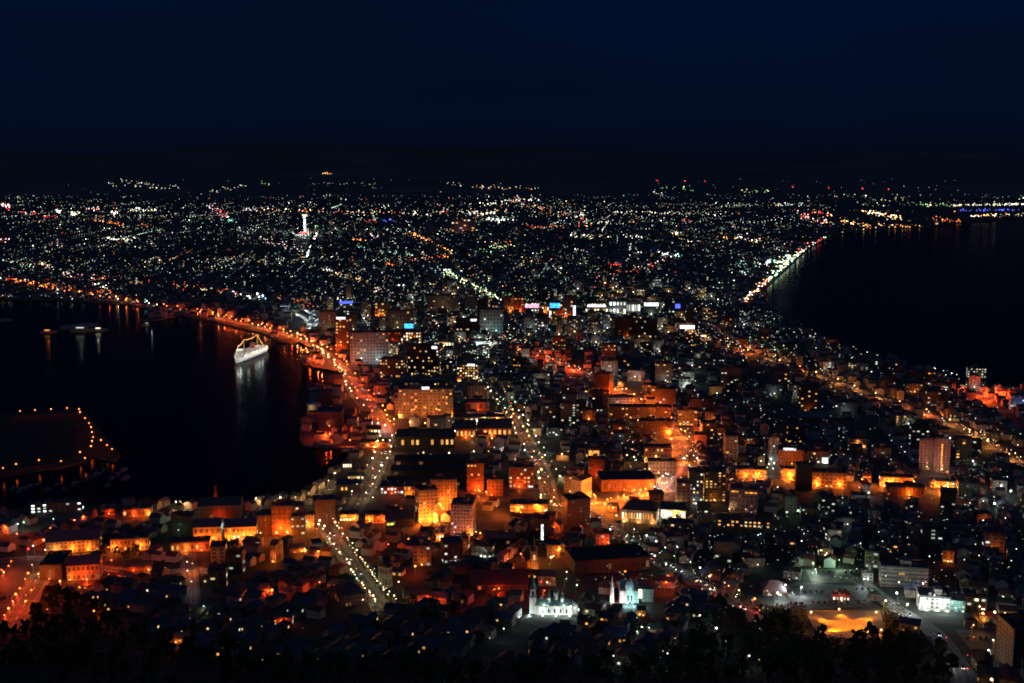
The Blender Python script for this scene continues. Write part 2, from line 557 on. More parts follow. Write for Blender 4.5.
def on_road(x, y, margin):
    for path, wdt in ROADS.values():
        m_ = (wdt / 2 + margin)
        for p in path[::2]:
            if abs(p.x - x) < m_ + 9 and abs(p.y - y) < m_ + 9 and (p.x - x) ** 2 + (p.y - y) ** 2 < m_ * m_ + 30:
                return True
    return False

# paved squares
def sheet(name, pix, z, mat):
    pts = [G(*p) for p in pix]
    ctr = sum(pts, Vector()) / len(pts)
    tri = tessellate_polygon([[Vector((p.x, p.y, 0)) for p in pts]])
    mb = MB().add([(p.x, p.y, hz(p.x, p.y) + z) for p in pts], [tuple(x) for x in tri])
    bm = bmesh.new()
    me = mb.mesh(name, M[mat])
    bm.from_mesh(me)
    bmesh.ops.subdivide_edges(bm, edges=bm.edges, cuts=3, use_grid_fill=True)
    for v in bm.verts:
        v.co.z = hz(v.co.x, v.co.y) + z + (0.3 if v.co.y < 990 else 0)
    bmesh.ops.recalc_face_normals(bm, faces=bm.faces)
    for f_ in bm.faces:
        if f_.normal.z < 0:
            f_.normal_flip()
    bm.to_mesh(me)
    bm.free()
    return kind(put(name, me), 'structure')
sheet('paved_square', [(806, 612), (880, 612), (889, 640), (818, 638)], 0.12, 'sand')
sheet('car_park', [(772, 588), (800, 582), (872, 588), (872, 606), (800, 612), (775, 608)], 0.10, 'wetroad')
sheet('car_park', [(805, 570), (868, 570), (870, 582), (812, 584)], 0.11, 'wetroad')
sheet('car_park', [(-40, 560), (44, 558), (20, 606), (-40, 615)], 0.10, 'asphalt')
sheet('car_park', [(955, 630), (1000, 630), (1005, 655), (975, 655)], 0.10, 'wetroad')
sheet('pier_yard', [(302, 434), (312, 428), (350, 424), (384, 434), (380, 444), (305, 443)], 0.09, 'asphalt')
sheet('boat_yard', [(306, 360), (326, 358), (332, 370), (312, 367)], 0.09, 'asphalt')
sheet('beach_pier', [(968, 390), (1010, 386), (1020, 396), (990, 402)], 0.09, 'sand')
sheet('market_yard', [(568, 496), (680, 484), (690, 497), (600, 512)], 0.045, 'wetroad')

# ------------------------------------------------------------------ street lamps
ORD = 'first second third fourth fifth sixth seventh eighth ninth tenth eleventh twelfth thirteenth fourteenth fifteenth sixteenth seventeenth eighteenth nineteenth'.split()
for a, b_ in (('twent', 'twenty'), ('thirt', 'thirty'), ('fort', 'forty'), ('fift', 'fifty'), ('sixt', 'sixty'), ('sevent', 'seventy'), ('eight', 'eighty'), ('ninet', 'ninety')):
    ORD += [a + 'ieth'] + [b_ + '-' + o for o in ORD[:9]]
LAMPMESH = {}
LAMPPTS, LAMPSPEC = [], []
def lamp_meshes(colname, r, h):
    k = (colname, round(r, 2), h)
    if k not in LAMPMESH:
        p = MB().cyl(0, 0, 0, h, 0.12, 0.07, 6).box(-0.05, 0.05, -1.2, 0, h - 0.12, h).mesh('street_lamp', M['pole'])
        q = MB().octa(0, 0, 0, r)
        me = q.mesh('lamp_head', M['lamp_' + colname])
        bm = bmesh.new()
        bm.from_mesh(me)
        bmesh.ops.subdivide_edges(bm, edges=bm.edges, cuts=1, use_grid_fill=True)
        for v in bm.verts:
            v.co = v.co.normalized() * r
        bm.to_mesh(me)
        bm.free()
        LAMPMESH[k] = (p, me)
    return LAMPMESH[k]

CNAME = {'sodium': 'orange', 'red': 'red-orange', 'pale': 'pale yellow', 'white': 'white', 'green': 'green', 'cyan': 'cyan', 'amber': 'amber', 'crimson': 'red', 'blue': 'blue', 'pink': 'pink'}
LAMP_P = 1.0
def street_lamp(x, y, colname, label, group, watt=2600, h=8.0, size=1.0):
    LAMPSPEC.append((math.hypot(x, y), x, y, colname, label, group, watt, h, size))

def make_street_lamp(x, y, colname, label, group, watt, h, size):
    z = hz(x, y)
    d = math.hypot(x, y)
    r = (0.30 + 0.00036 * d) * size * rnd.choice([.55, .7, .9, 1.05, 1.3])
    p, q = lamp_meshes(colname, r, h)
    ang = rnd.random() * 6.283
    o = put('street_lamp', p, None, (x, y, z), ang)
    tag(o, label, 'street lamp', group)
    put('lamp_head', q, o, (0, -1.2, h - r * 0.6))
    if watt:
        light(o, (0, -1.2, h - 1.6 * r - 0.7), colname, watt * LAMP_P, 0.25)
    LAMPPTS.append((x, y))
    return o

def lamps_along(key, where, side, off, step, colname, watt, t0=0.0, t1=1.0, jitter=3.2, alt=None, end='near end', size=1.0):
    path, wdt = ROADS[key]
    seg = path[int(t0 * (len(path) - 1)):int(t1 * (len(path) - 1)) + 1]
    acc, pts = step * 0.5, []
    for a, b_ in zip(seg, seg[1:]):
        d = b_ - a
        l = d.length
        if l < 1e-6:
            continue
        while acc < l:
            p = a + d * (acc / l)
            n = Vector((d.y, -d.x, 0)).normalized() * off
            pts.append(p + n)
            acc += step
        acc -= l
    pts.sort(key=lambda p: math.hypot(p.x, p.y))
    pts = pts[:98]
    for i, p in enumerate(pts):
        if rnd.random() < .14:
            continue
        c = colname if not alt or rnd.random() < 0.6 else rnd.choice(alt)
        x, y = p.x + rnd.uniform(-jitter, jitter), p.y + rnd.uniform(-jitter, jitter)
        street_lamp(x, y, c, f'{CNAME[c]} lamp, {ORD[i]} from the {end}, {side} of {where}', 'street lamps along ' + where, watt, size=size)

def lamps_at(pix, colname, where, watt, h=8.0, size=1.0, how=None):
    for i, p in enumerate(pix if how else sorted(pix, key=lambda q: q[0])):
        g = G(p[0], p[1], h)
        c = p[2] if len(p) > 2 else colname
        street_lamp(g.x, g.y, c, f'{CNAME[c]} lamp, {ORD[i]} {how or "from the left"} of those {where}', 'lamps ' + where, watt, h, size)

B = 'the curving harbour road'
lamps_along('bridge', B, 'landward row', -8.5, 29, 'red', 8500, 0.52, 0.99, alt=['sodium', 'red'], end='near end')
lamps_along('bridge', B, 'seaward row', 8.5, 29, 'red', 8500, 0.52, 0.99, alt=['sodium', 'amber'], end='near end')
lamps_along('bridge', 'the far harbour road', 'seaward row', 8.5, 46, 'red', 3000, 0.12, 0.52, alt=['sodium', 'pale', 'white'])
lamps_along('bridge', 'the far harbour road', 'landward row', -8.5, 60, 'red', 2600, 0.12, 0.52, alt=['sodium', 'amber'])
lamps_along('ramp', 'the ramp beside the harbour road', 'lit edge', 4.5, 26, 'pale', 900, 0, 1)
lamps_along('market', 'the market street', 'harbour row', 8, 27, 'pale', 2600)
lamps_along('market', 'the market street', 'city row', -8, 27, 'pale', 2600)
lamps_at([(334, 473), (328, 480), (320, 487), (310, 493), (296, 497), (279, 497), (257, 498)], 'pale', 'on the curved quay', 3000, how='from the inlet')
lamps_along('canal', 'the canal street', 'roof side', 5.6, 27, 'amber', 1500, 0.0, 0.8, alt=['pale'])
lamps_along('slope', 'the bright slope street', 'left row', 6.6, 8, 'pale', 420, 0.22, 1.0, alt=['green', 'green', 'amber'], size=0.95, jitter=1.7)
lamps_along('slope', 'the bright slope street', 'right row', -6.6, 7.5, 'pale', 420, 0.05, 1.0, alt=['green', 'green', 'amber'], size=0.95, jitter=1.7)
lamps_along('avenue', 'the tree lined avenue', 'left row', 10, 30, 'pale', 1300, 0.0, 1, alt=['amber', 'green', 'white'])
lamps_along('avenue', 'the tree lined avenue', 'right row', -10, 30, 'green', 1300, 0.3, 1, alt=['white', 'pale'])
lamps_along('avenue', 'the tree lined avenue', 'median row', 0, 26, 'sodium', 4500, 0.45, 1, alt=['amber'])
lamps_along('wide', 'the wide grey avenue', 'near row', 9.5, 21, 'green', 600, 0.0, 0.8, alt=['white', 'pale'])
lamps_along('wide', 'the wide grey avenue', 'far row', -9.5, 21, 'white', 600, 0.05, 0.8, alt=['pale', 'green'])
T = 'the orange tram avenue'
lamps_along('tram', T, 'left row', 10, 40, 'sodium', 21000, 0.35, 0.97, alt=['sodium', 'red'], jitter=2)
lamps_along('tram', T, 'right row', -10, 40, 'sodium', 21000, 0.35, 0.97, alt=['sodium', 'red'], jitter=2)
lamps_at([(540, 351), (547, 356), (553, 359), (560, 363), (569, 366), (575, 366)], 'red', 'at the far end of the tram avenue', 24000)
lamps_along('east', 'the east road', 'single row', 7, 60, 'amber', 16000, 0.0, 0.97, alt=['sodium', 'sodium'], jitter=4)
lamps_at([(750, 469), (758, 473), (790, 474), (813, 475, 'sodium'), (837, 475), (863, 479), (888, 483), (890, 481), (914, 481), (919, 487), (938, 486), (947, 483, 'amber')], 'sodium', 'below the twin towers', 14000)
lamps_at([(20, 411), (35, 410), (51, 409), (67, 408), (79, 409), (80, 412), (85, 418), (89, 423), (91, 427), (92, 432), (93, 437), (92, 441), (91, 446), (101, 440), (107, 445), (112, 449), (80, 452), (85, 458), (61, 461), (39, 460), (16, 464), (3, 468)],
         'red', 'round the edge of the dark island', 260, how='going round')
lamps_at([(8, 566), (3, 569), (1, 576), (4, 571), (10, 561), (27, 573), (25, 578), (20, 587), (17, 593), (13, 600), (9, 607), (5, 614), (33, 564, 'amber'), (44, 562, 'amber'), (41, 566, 'pale'), (38, 573, 'amber'), (35, 581), (30, 590), (27, 595), (25, 600)],
         'red', 'standing in the red lit car park', 3200, how='from the top')
lamps_at([(43, 540), (5, 526), (18, 533), (49, 528), (73, 520), (82, 516), (107, 547), (60, 580), (85, 579), (110, 574), (112, 560)], 'red', 'around the orange waterfront warehouses', 5500)
lamps_at([(49, 609), (93, 611), (102, 616)], 'red', 'in the gardens below the car park', 900)
lamps_at([(34, 545, 'white'), (46, 549), (17, 524, 'cyan'), (23, 522, 'green'), (53, 519, 'cyan'), (27, 548, 'crimson')], 'white', 'beside the waterfront parking entrance', 900)
lamps_at([(176, 501, 'pale'), (181, 501, 'pale'), (192, 539), (194, 563), (201, 533), (213, 537, 'sodium'), (231, 531), (243, 534), (251, 534), (260, 533), (227, 524, 'white'), (281, 527), (287, 531), (275, 532), (313, 523), (317, 528), (304, 548), (320, 551)], 'sodium', 'among the harbour warehouses', 5500)
lamps_at([(189, 570, 'pale'), (190, 581, 'white'), (205, 606, 'green'), (188, 561, 'white'), (183, 517, 'green'), (177, 515, 'green'), (177, 522, 'green'), (177, 530, 'green'), (189, 524, 'green'), (188, 518, 'green')], 'green', 'by the lane down to the quay', 700, how='on the way')
lamps_at([(271, 589), (318, 582), (387, 544), (415, 565), (431, 596), (464, 536), (491, 557), (493, 589), (409, 538), (487, 576, 'amber'), (342, 527)], 'red', 'on dark streets by the slope street', 4500)
lamps_at([(419, 514), (421, 519), (435, 514), (436, 521), (440, 503), (442, 505), (452, 540), (476, 531), (481, 533), (498, 506), (517, 508), (522, 512), (536, 504), (479, 491), (486, 491)], 'sodium', 'between the orange apartment towers', 9000)
lamps_at([(556, 526), (582, 526), (607, 542), (561, 548, 'sodium'), (533, 548, 'amber'), (522, 553), (624, 571), (665, 582), (669, 575), (695, 581), (730, 586, 'amber'), (753, 598), (543, 590), (541, 582, 'crimson'), (535, 555, 'sodium')], 'red', 'on the dark blocks behind the churches', 5000)
lamps_at([(516, 459), (562, 454, 'amber'), (568, 452), (540, 497), (550, 501), (555, 504), (546, 494, 'green'), (627, 455), (634, 457), (656, 456), (650, 468, 'pale'), (684, 458, 'white'), (690, 465, 'pale'), (697, 458, 'pale')], 'amber', 'among shops between the two avenues', 2200)
lamps_at([(612, 498), (624, 495), (605, 503), (612, 507), (595, 498), (633, 491), (640, 489), (645, 488), (652, 484), (653, 482)], 'sodium', 'in the glowing orange market yard', 12000, how='going right')
lamps_at([(659, 478), (663, 476), (667, 473), (661, 483), (668, 482), (655, 486), (672, 478)], 'white', 'at the dazzling white crossing', 2600)
lamps_at([(761, 461, 'green'), (769, 464, 'pale'), (771, 459, 'white'), (774, 468, 'white'), (779, 487, 'pale'), (788, 500, 'green'), (797, 510, 'green'), (766, 467, 'green')], 'green', 'at the yellow green crossroads', 1200)
lamps_at([(817, 569), (898, 592), (907, 603), (786, 585), (801, 586), (779, 592, 'white'), (813, 562, 'green'), (865, 579), (840, 560, 'green'), (884, 600, 'pale')], 'white', 'above the grey car parks', 7000)
lamps_at([(980, 613, 'amber'), (985, 613, 'amber'), (993, 611, 'pale'), (1005, 612, 'pale'), (994, 639, 'pale'), (991, 650, 'white'), (993, 678, 'pale'), (953, 656, 'white'), (1004, 597, 'white'), (972, 624, 'amber')], 'pale', 'beside the dark corner tower', 1600)
lamps_at([(569, 606, 'white'), (585, 547, 'white'), (567, 572, 'white'), (565, 578, 'green'), (550, 564, 'green'), (551, 556, 'pale'), (576, 585, 'green'), (610, 604, 'green'), (520, 617, 'white'), (503, 629, 'white')], 'green', 'near the white domed church', 500)
lamps_at([(643, 626, 'white'), (650, 628, 'white'), (638, 632, 'white'), (612, 656, 'white'), (667, 654, 'white'), (747, 655, 'white'), (715, 627, 'white'), (726, 640, 'white'), (698, 615, 'white')], 'white', 'in the dark gardens at the hill foot', 600)
lamps_at([(970, 503, 'white'), (983, 501), (996, 503), (1006, 518), (983, 520), (1000, 485), (1010, 490), (973, 461), (975, 480, 'sodium')], 'white', 'on streets below the east road', 1600)
lamps_at([(975, 391), (996, 392), (985, 396)], 'red', 'on the red lit beach pier', 60000)
lamps_at([(318, 432), (326, 436), (355, 421, 'pale'), (364, 424, 'white'), (378, 423, 'white'), (330, 434), (345, 428), (370, 400), (376, 442), (350, 440)], 'red', 'on the red lit pier yard', 9000)
lamps_at([(303, 350), (306, 348), (308, 352), (310, 359), (318, 361), (322, 364), (315, 356)], 'red', 'on the boat yard behind the ship', 10000)
lamps_at([(390, 421, 'sodium'), (394, 419), (396, 433), (410, 422), (418, 421), (425, 423), (434, 422), (441, 422), (449, 421), (385, 425, 'white'), (383, 440)], 'amber', 'at the foot of the wide amber hotel', 2200)
lamps_at([(455, 431, 'white'), (463, 431, 'pale'), (476, 424), (485, 419), (497, 418, 'sodium'), (494, 415, 'white'), (472, 436), (480, 440, 'sodium'), (492, 438, 'sodium')], 'pale', 'over shops beside the amber hotel', 3500)

# the 320 nearest lamps are things; the far ones are one mass of lights
LAMPSPEC.sort(key=lambda a: a[0])
for a in LAMPSPEC[:320]:
    make_street_lamp(*a[1:])
FARGLOW = []
def glow(x, y, z, r, col, s):
    FARGLOW.append((x, y, z, r, (col[0] * s, col[1] * s, col[2] * s)))
for d, x, y, c, _l, _g, watt, h, size in LAMPSPEC[320:]:
    glow(x, y, hz(x, y) + h, 0.40 + 0.00042 * d, LAMP[c][0], LAMP[c][1] * rnd.uniform(0.6, 1.4))
    if watt:
        light(None, (x, y, hz(x, y) + h - 1.5), c, watt * LAMP_P)
    LAMPPTS.append((x, y))

# ------------------------------------------------------------------ large buildings
TAKEN = []          # (x, y, radius) of ground already built on
WINM = {}
def win_mesh(w_, h_, look):
    k = (round(w_, 1), round(h_, 1), look)
    if k not in WINM:
        WINM[k] = MB().box(-k[0] / 2, k[0] / 2, -0.06, 0.05, -k[1] / 2, k[1] / 2).mesh('window', M['win_' + look])
    return WINM[k]

RECTS = []           # pixel boxes of the large buildings, so that no filler stands in front of them
LANDMARK = []       # (phrase, px, py)
ROOFC = (0.06, 0.065, 0.075)
def block(name, label, cat, xl, xr, yb, yt, depth, wall, rows, cols, lit=0.3, pal=('amber',), rot=0.0, group=None, roofc=ROOFC, tank=True, sign=None, band=False,
          side=True, balc=False, gable=False, wf=(0.5, 0.45), land=None, floods=(), piers=False, dark='dark'):
    g = G((xl + xr) / 2, yb)
    s = scale_at(g)
    dep = math.atan2(CAMZ - g.z, g.y)
    rr = R(rot)
    full = (xr - xl) / s
    wdt = max(5.0, (full - depth * abs(math.sin(rr))) / math.cos(rr))
    hgt = max(4.0, ((yb - yt) / s - depth * math.sin(dep) * 0.9) / math.cos(dep))
    half = (depth * math.cos(rr) + wdt * abs(math.sin(rr))) / 2
    u = Vector((g.x, g.y, 0)).normalized()
    c = g + u * half * 0.95
    c.z = hz(c.x, c.y)
    t = empty(name, label, cat, c, rr + math.atan2(-u.x, u.y) * 0.6, group)
    x0, x1, y0, y1 = -wdt / 2, wdt / 2, -depth / 2, depth / 2
    wb = MB().box(x0, x1, y0, y1, -3, hgt)
    if piers:
        n = max(3, int(wdt / 6))
        for i in range(n + 1):
            xx = x0 + (x1 - x0) * i / n
            wb.box(xx - .35, xx + .35, y0 - .45, y0 - .002, 0, hgt - .4)
    put('wall', wb.mesh('wall', M['wall']), t, col=wall)
    if gable:
        rb = MB().gable(x0 - .6, x1 + .6, y0 - .6, y1 + .6, hgt + .003, hgt + depth * .28, hip=depth * .3 if gable == 'hip' else 0)
        rf = put('roof', rb.mesh('roof', M['roof']), t, col=roofc)
    else:
        rb = MB().box(x0 - .25, x1 + .25, y0 - .25, y1 + .25, hgt + .003, hgt + .5)
        for a in ((x0 - .25, x1 + .25, y0 - .25, y0 + .05), (x0 - .25, x1 + .25, y1 - .05, y1 + .25), (x0 - .25, x0 + .05, y0 + .05, y1 - .05), (x1 - .05, x1 + .25, y0 + .05, y1 - .05)):
            rb.box(*a, hgt + .502, hgt + 1.3)
        rf = put('roof', rb.mesh('roof', M['roof']), t, col=roofc)
        if tank:
            tw, td = wdt * .25, depth * .4
            ox = rnd.uniform(-.2, .2) * wdt
            rm = put('plant_room', MB().box(ox - tw / 2, ox + tw / 2, -td / 2, td / 2, hgt + .51, hgt + 4).box(ox - tw / 2 - .2, ox + tw / 2 + .2, -td / 2 - .2, td / 2 + .2, hgt + 4.002, hgt + 4.3).mesh('plant_room', M['wall']), rf, col=tuple(.8 * q for q in wall))
            put('air_vent', MB().cyl(ox + tw * .9, 0, hgt + .51, hgt + 2.2, .7, .7, 8).mesh('air_vent', M['metal']), rf, col=(.3, .3, .3))
        if group is None:
            for i in range(rnd.randint(2, 4)):
                ax, ay = rnd.uniform(x0 + 1.5, x1 - 1.5), rnd.choice([-.3, .3]) * depth
                put('cooling_unit', MB().box(ax - .9, ax + .9, ay - .6, ay + .6, hgt + .51, hgt + rnd.uniform(1.6, 2.4)).mesh('cooling_unit', M['metal']), rf, col=(.4, .4, .4))
    fh = hgt / rows
    def facade(n, length, place):
        cw = length / n
        for r_ in range(rows):
            for c_ in range(n):
                k = rnd.choice(pal) if rnd.random() < lit else dark
                if r_ == 0 and rnd.random() < .25:
                    k = rnd.choice(pal)
                ww, hh = cw * (0.96 if band else wf[0]), fh * wf[1]
                o = put('window', win_mesh(ww, hh, k), t)
                px_, py_, rz = place(-length / 2 + cw * (c_ + .5))
                o.location = (px_, py_, fh * (r_ + .55))
                if rz:
                    o.rotation_euler = (0, 0, rz)
    if rows * cols <= 130:
        facade(cols, wdt, lambda q: (q, y0 - .02, 0))
    if side and rows > 1:
        cs = max(1, min(5, int(depth / (wdt / cols)) - 1))
        sx = x1 if c.x < 0 or rot < 0 else x0
        if rot > 0:
            sx = x0
        facade(cs, depth * .86, (lambda q: (sx + .02, q, R(90))) if sx > 0 else (lambda q: (sx - .02, q, R(-90))))
    if balc:
        for r_ in range(1, rows):
            put('balcony', MB().box(x0 + .8, x1 - .8, y0 - 1.4, y0 - .08, fh * r_ - .1, fh * r_ + .1).box(x0 + .8, x1 - .8, y0 - 1.4, y0 - 1.3, fh * r_ + .102, fh * r_ + 1.0).mesh('balcony', M['wall']), t, col=tuple(min(1, q * 1.1) for q in wall))
    if sign:
        for (col, fx0, fx1, fz0, fz1) in sign:
            a, b_ = x0 + wdt * fx0, x0 + wdt * fx1
            z0, z1 = hgt * fz0, hgt * fz1
            so = put('sign', MB().box(a, b_, y0 - .55, y0 - .35, z0, z1).mesh('sign', M['sign_' + col]), t)
            put('sign_frame', MB().box(a - .2, b_ + .2, y0 - .34, y0 - .08, z0 - .2, z1 + .2).mesh('sign_frame', M['metal']), so, col=(.1, .1, .1))
    for (cn, fx, oy, z_, wt) in floods:
        xx = x0 + wdt * fx
        if z_ <= 6 and oy <= 10 and cn in ('sodium', 'red', 'amber'):      # close to the foot of the wall: light that fades upwards
            z_, oy, wt = z_ * .6, max(1.8, oy * .65), wt * .62
        ca_, sa_ = math.cos(t.rotation_euler.z), math.sin(t.rotation_euler.z)
        z_ += hz(c.x + xx * ca_ - (y0 - oy) * sa_, c.y + xx * sa_ + (y0 - oy) * ca_) - c.z
        fo = put('floodlight', MB().octa(xx, y0 - oy, z_, .35 + .0003 * g.y).mesh('floodlight', M['lamp_' + cn]), t)  # glowing body added to each wall lamp; filler blocks get invented ones
        light(fo, (xx, y0 - oy - .3, z_ + 1.2 + .0003 * g.y), cn, wt * .55)
    TAKEN.append((c.x, c.y, max(wdt, depth) * .62 + 3))
    if group != 'blocks of flats across the city':
        RECTS.append((xl, xr, yt, yb))
    if land:
        LANDMARK.append((land, (xl + xr) / 2, (yb + yt) / 2))
    return t

WHITE, CREAM, GREY, TAN, BRICK, DKG, PINK, BEIGE = (.72, .72, .7), (.62, .56, .44), (.36, .37, .38), (.48, .4, .3), (.34, .16, .1), (.14, .14, .15), (.52, .4, .38), (.5, .45, .38)
AO = (('sodium', .04, 2.5, 2.5, 8500), ('sodium', .96, 2.5, 2.5, 8500))
# the hotel and its neighbours
block('hotel', 'wide amber hotel block with a small white rooftop sign, glowing lamps at both lower corners', 'hotel', 399, 453, 418, 386, 24, CREAM, 9, 14, .42, ('dim', 'amber', 'dim'), 0, sign=[('ice', .43, .57, 1.0, 1.09)], piers=True, land='the wide amber hotel',
      floods=[('amber', .03, 2.5, 3, 14000), ('amber', .97, 2.5, 3, 14000), ('sodium', .3, 12, 14, 11900), ('amber', .5, 12, 16, 7000), ('sodium', .7, 12, 14, 11900), ('amber', .68, 1, 44, 900)])
block('hotel_wing', 'low orange side wing joined to the left end of the wide amber hotel', 'hotel wing', 395, 399, 415, 396, 18, CREAM, 5, 2, .2, ('amber',), tank=False)
block('hotel', 'wide pale blue grey slab hotel with many small rooms, beside the red brown tower', 'hotel', 351, 389, 364, 331, 22, (.55, .58, .62), 10, 12, .22, ('amber', 'dim', 'grey'), 0, land='the blue grey slab hotel', floods=[('white', .3, 14, 12, 9000), ('white', .7, 14, 10, 9000), ('cyan', .8, 5, 4, 5000)])
block('apartment_tower', 'narrow red brown tower with a white sign on top beside the harbour road', 'apartment tower', 336, 352, 353, 318, 18, BRICK, 11, 4, .3, ('amber', 'dim'), -12, sign=[('white', .1, .75, 1.0, 1.06)], land='the red brown tower', floods=[('red', .5, 8, 6, 15300), ('sodium', .1, 6, 14, 6800)])
block('office_building', 'grey office slab with a blank end wall behind the red brown tower', 'office building', 320, 337, 332, 311, 16, (.42, .39, .38), 7, 6, .12, ('grey',), 0, floods=[('pale', .5, 12, 8, 7000)])
block('office_building', 'pale tower with a bright blue rooftop band near the railway curve', 'office building', 340, 353, 315, 303, 14, (.5, .48, .55), 5, 4, .3, ('white',), 0, sign=[('blue', 0, 1, 1.02, 1.22)])
block('apartment_block', 'red block with amber lit front under the azure billboard', 'apartment block', 388, 401, 346, 331, 16, BRICK, 5, 4, .2, ('red',), 0, floods=[('red', .5, 5, 4, 11900)])
block('hotel', 'low hotel with bright amber columns of windows and cornice lights, above the dark office slab', 'hotel', 401, 421, 344, 331, 16, TAN, 4, 8, .7, ('amber', 'hot'), 0, floods=[('amber', .5, 4, 12, 3500)])
block('hotel', 'dark hotel with amber lit corner and stepped roof left of the dark office slab', 'hotel', 380, 407, 378, 358, 20, (.2, .19, .2), 6, 9, .32, ('amber', 'gold'), -14, floods=[('amber', .1, 3, 2.5, 2500)])
block('office_building', 'tall dark office slab with scattered amber windows and a white corner sign', 'office building', 408, 441, 376, 345, 20, (.07, .07, .075), 9, 11, .25, ('amber', 'gold', 'white'), -8, sign=[('white', .78, .95, .93, 1.02)], land='the dark office slab')
block('hotel', 'orange lit hotel with rows of amber windows under a white roof sign', 'hotel', 457, 478, 382, 363, 16, TAN, 7, 8, .7, ('amber', 'hot', 'gold'), 0, sign=[('white', .5, .85, .93, 1.04)], land='the white signed orange hotel', floods=[('amber', .9, 3, 3, 3500), ('sodium', .1, 3, 3, 3400)])
block('warehouse', 'long low dark blue roofed hall below the dark office slab', 'hall', 404, 446, 388, 378, 30, (.2, .22, .28), 1, 8, .05, ('dim',), 0, roofc=(.07, .09, .15), tank=False)
block('warehouse', 'plain pink red shed beside the avenue right of the amber hotel', 'shed', 466, 490, 411, 400, 18, PINK, 1, 4, .1, ('dim',), 0, tank=False, floods=[('red', .5, 10, 5, 10200)])
block('shop', 'long low shop with a bright white front and dark roof', 'shop', 464, 505, 424, 415, 16, WHITE, 1, 8, .9, ('hot', 'amber'), 0, tank=False, floods=[('pale', .5, 4, 4, 5000)])
block('warehouse', 'brick gabled warehouse with bright orange front below the white shop row', 'warehouse', 456, 476, 439, 424, 30, BRICK, 1, 5, .6, ('amber',), 0, gable=True, tank=False, floods=[('sodium', .5, 4, 4, 10200)])
block('warehouse', 'long brick gabled warehouse glowing orange along its eaves', 'warehouse', 478, 512, 437, 423, 30, BRICK, 1, 7, .4, ('amber',), 0, gable=True, tank=False, floods=[('sodium', .4, 4, 4, 11900)])
block('market_hall', 'long dark flat roofed hall stretching between the hotel and the canal street', 'hall', 396, 455, 448, 430, 40, DKG, 1, 12, .3, ('amber',), 0, tank=False, roofc=(.05, .035, .03))
for i, (a, b_, y) in enumerate([(395, 470, 466), (392, 472, 476), (388, 470, 487)]):
    block('warehouse', ['long dark warehouse roof, nearest the canal street lamps', 'long dark warehouse roof, middle one of three below the canal street', 'long dark warehouse roof, lowest of three behind the orange towers'][i], 'warehouse', a, b_, y, y - 9, 16, (.2, .13, .1), 1, 10, .06, ('dim',), 0, gable=True, tank=False, roofc=(.03, .03, .038), group='dark canal warehouses')
# towers around (430, 495)
block('apartment_tower', 'bright orange apartment tower with dark roof, lit from its foot', 'apartment tower', 415, 438, 523, 487, 16, BEIGE, 9, 5, .16, ('amber', 'gold'), 14, land='the bright orange tower', floods=[('sodium', .05, 4, 3, 27200), ('sodium', .5, 5, 3, 23800), ('amber', .95, 4, 3, 16000), ('sodium', .3, 7, 9, 15300)])
block('apartment_block', 'red orange apartment slab behind the bright orange apartment tower', 'apartment block', 431, 457, 510, 477, 14, TAN, 9, 8, .16, ('amber', 'dim'), 0, floods=[('red', .5, 9, 5, 25500), ('sodium', .8, 9, 10, 13600)])
block('hotel', 'pale balconied hotel with dark penthouse in front of the orange towers', 'hotel', 451, 476, 536, 500, 20, (.5, .5, .56), 9, 7, .12, ('white', 'grey'), -8, balc=True, land='the pale balconied hotel', floods=[('pink', .3, 16, 8, 3500), ('sodium', .98, 5, 4, 15300), ('white', .4, 22, 14, 2500)])
block('apartment_tower', 'red lit brick apartment tower with rows of dim windows', 'apartment tower', 467, 484, 491, 461, 15, BRICK, 9, 5, .2, ('dim', 'amber'), 0, land='the red brick apartment tower', floods=[('red', .5, 9, 4, 23800), ('sodium', .7, 5, 3, 8500)])
block('office_building', 'small square red office between the brick tower and the white windowed block', 'office building', 487, 503, 496, 477, 14, BRICK, 4, 4, .1, ('dim',), 0, floods=[('red', .3, 9, 5, 10200)])
block('apartment_block', 'red block with bright white windows beside the tree lined avenue', 'apartment block', 509, 534, 488, 464, 18, BRICK, 5, 7, .4, ('white', 'gold', 'amber'), 0, sign=[('white', .8, .95, .05, .12)], land='the white windowed block', floods=[('red', .4, 7, 4, 17000), ('amber', .4, 3, 3, 4000)])
block('shop', 'low orange shopfront with bright lamps under the red white windowed block', 'shop', 510, 548, 512, 501, 16, TAN, 2, 8, .4, ('amber', 'hot'), 0, tank=False, floods=[('sodium', .2, 4, 4, 15300), ('sodium', .8, 4, 4, 15300)])
block('restaurant', 'small orange lit house with dark hipped roof left of the tower foot', 'restaurant', 404, 415, 497, 483, 12, TAN, 2, 3, .3, ('amber',), 0, gable='hip', tank=False, floods=[('sodium', .5, 4, 3, 8500)])
block('market_hall', 'low market hall with a white lit strip beside the market street', 'market hall', 381, 404, 494, 482, 22, (.4, .3, .25), 2, 7, .5, ('white', 'ice'), 0, tank=False, floods=[('red', .5, 8, 4, 7650)])
block('warehouse', 'dark gabled warehouse below the orange tower with a small yellow lit sign', 'warehouse', 386, 414, 527, 513, 22, DKG, 1, 5, .1, ('dim',), 0, gable=True, tank=False, sign=[('yellow', .05, .3, .3, .6)])
block('shop', 'small glowing orange shop at the tree shadow below the orange tower', 'shop', 436, 444, 541, 531, 9, TAN, 1, 3, .9, ('amber', 'hot'), 0, tank=False, floods=[('sodium', .5, 3, 3, 7650)])
block('warehouse', 'broad dark roofed hall right of the pale balconied hotel', 'hall', 484, 516, 545, 531, 26, DKG, 1, 6, .1, ('dim',), 0, tank=False)
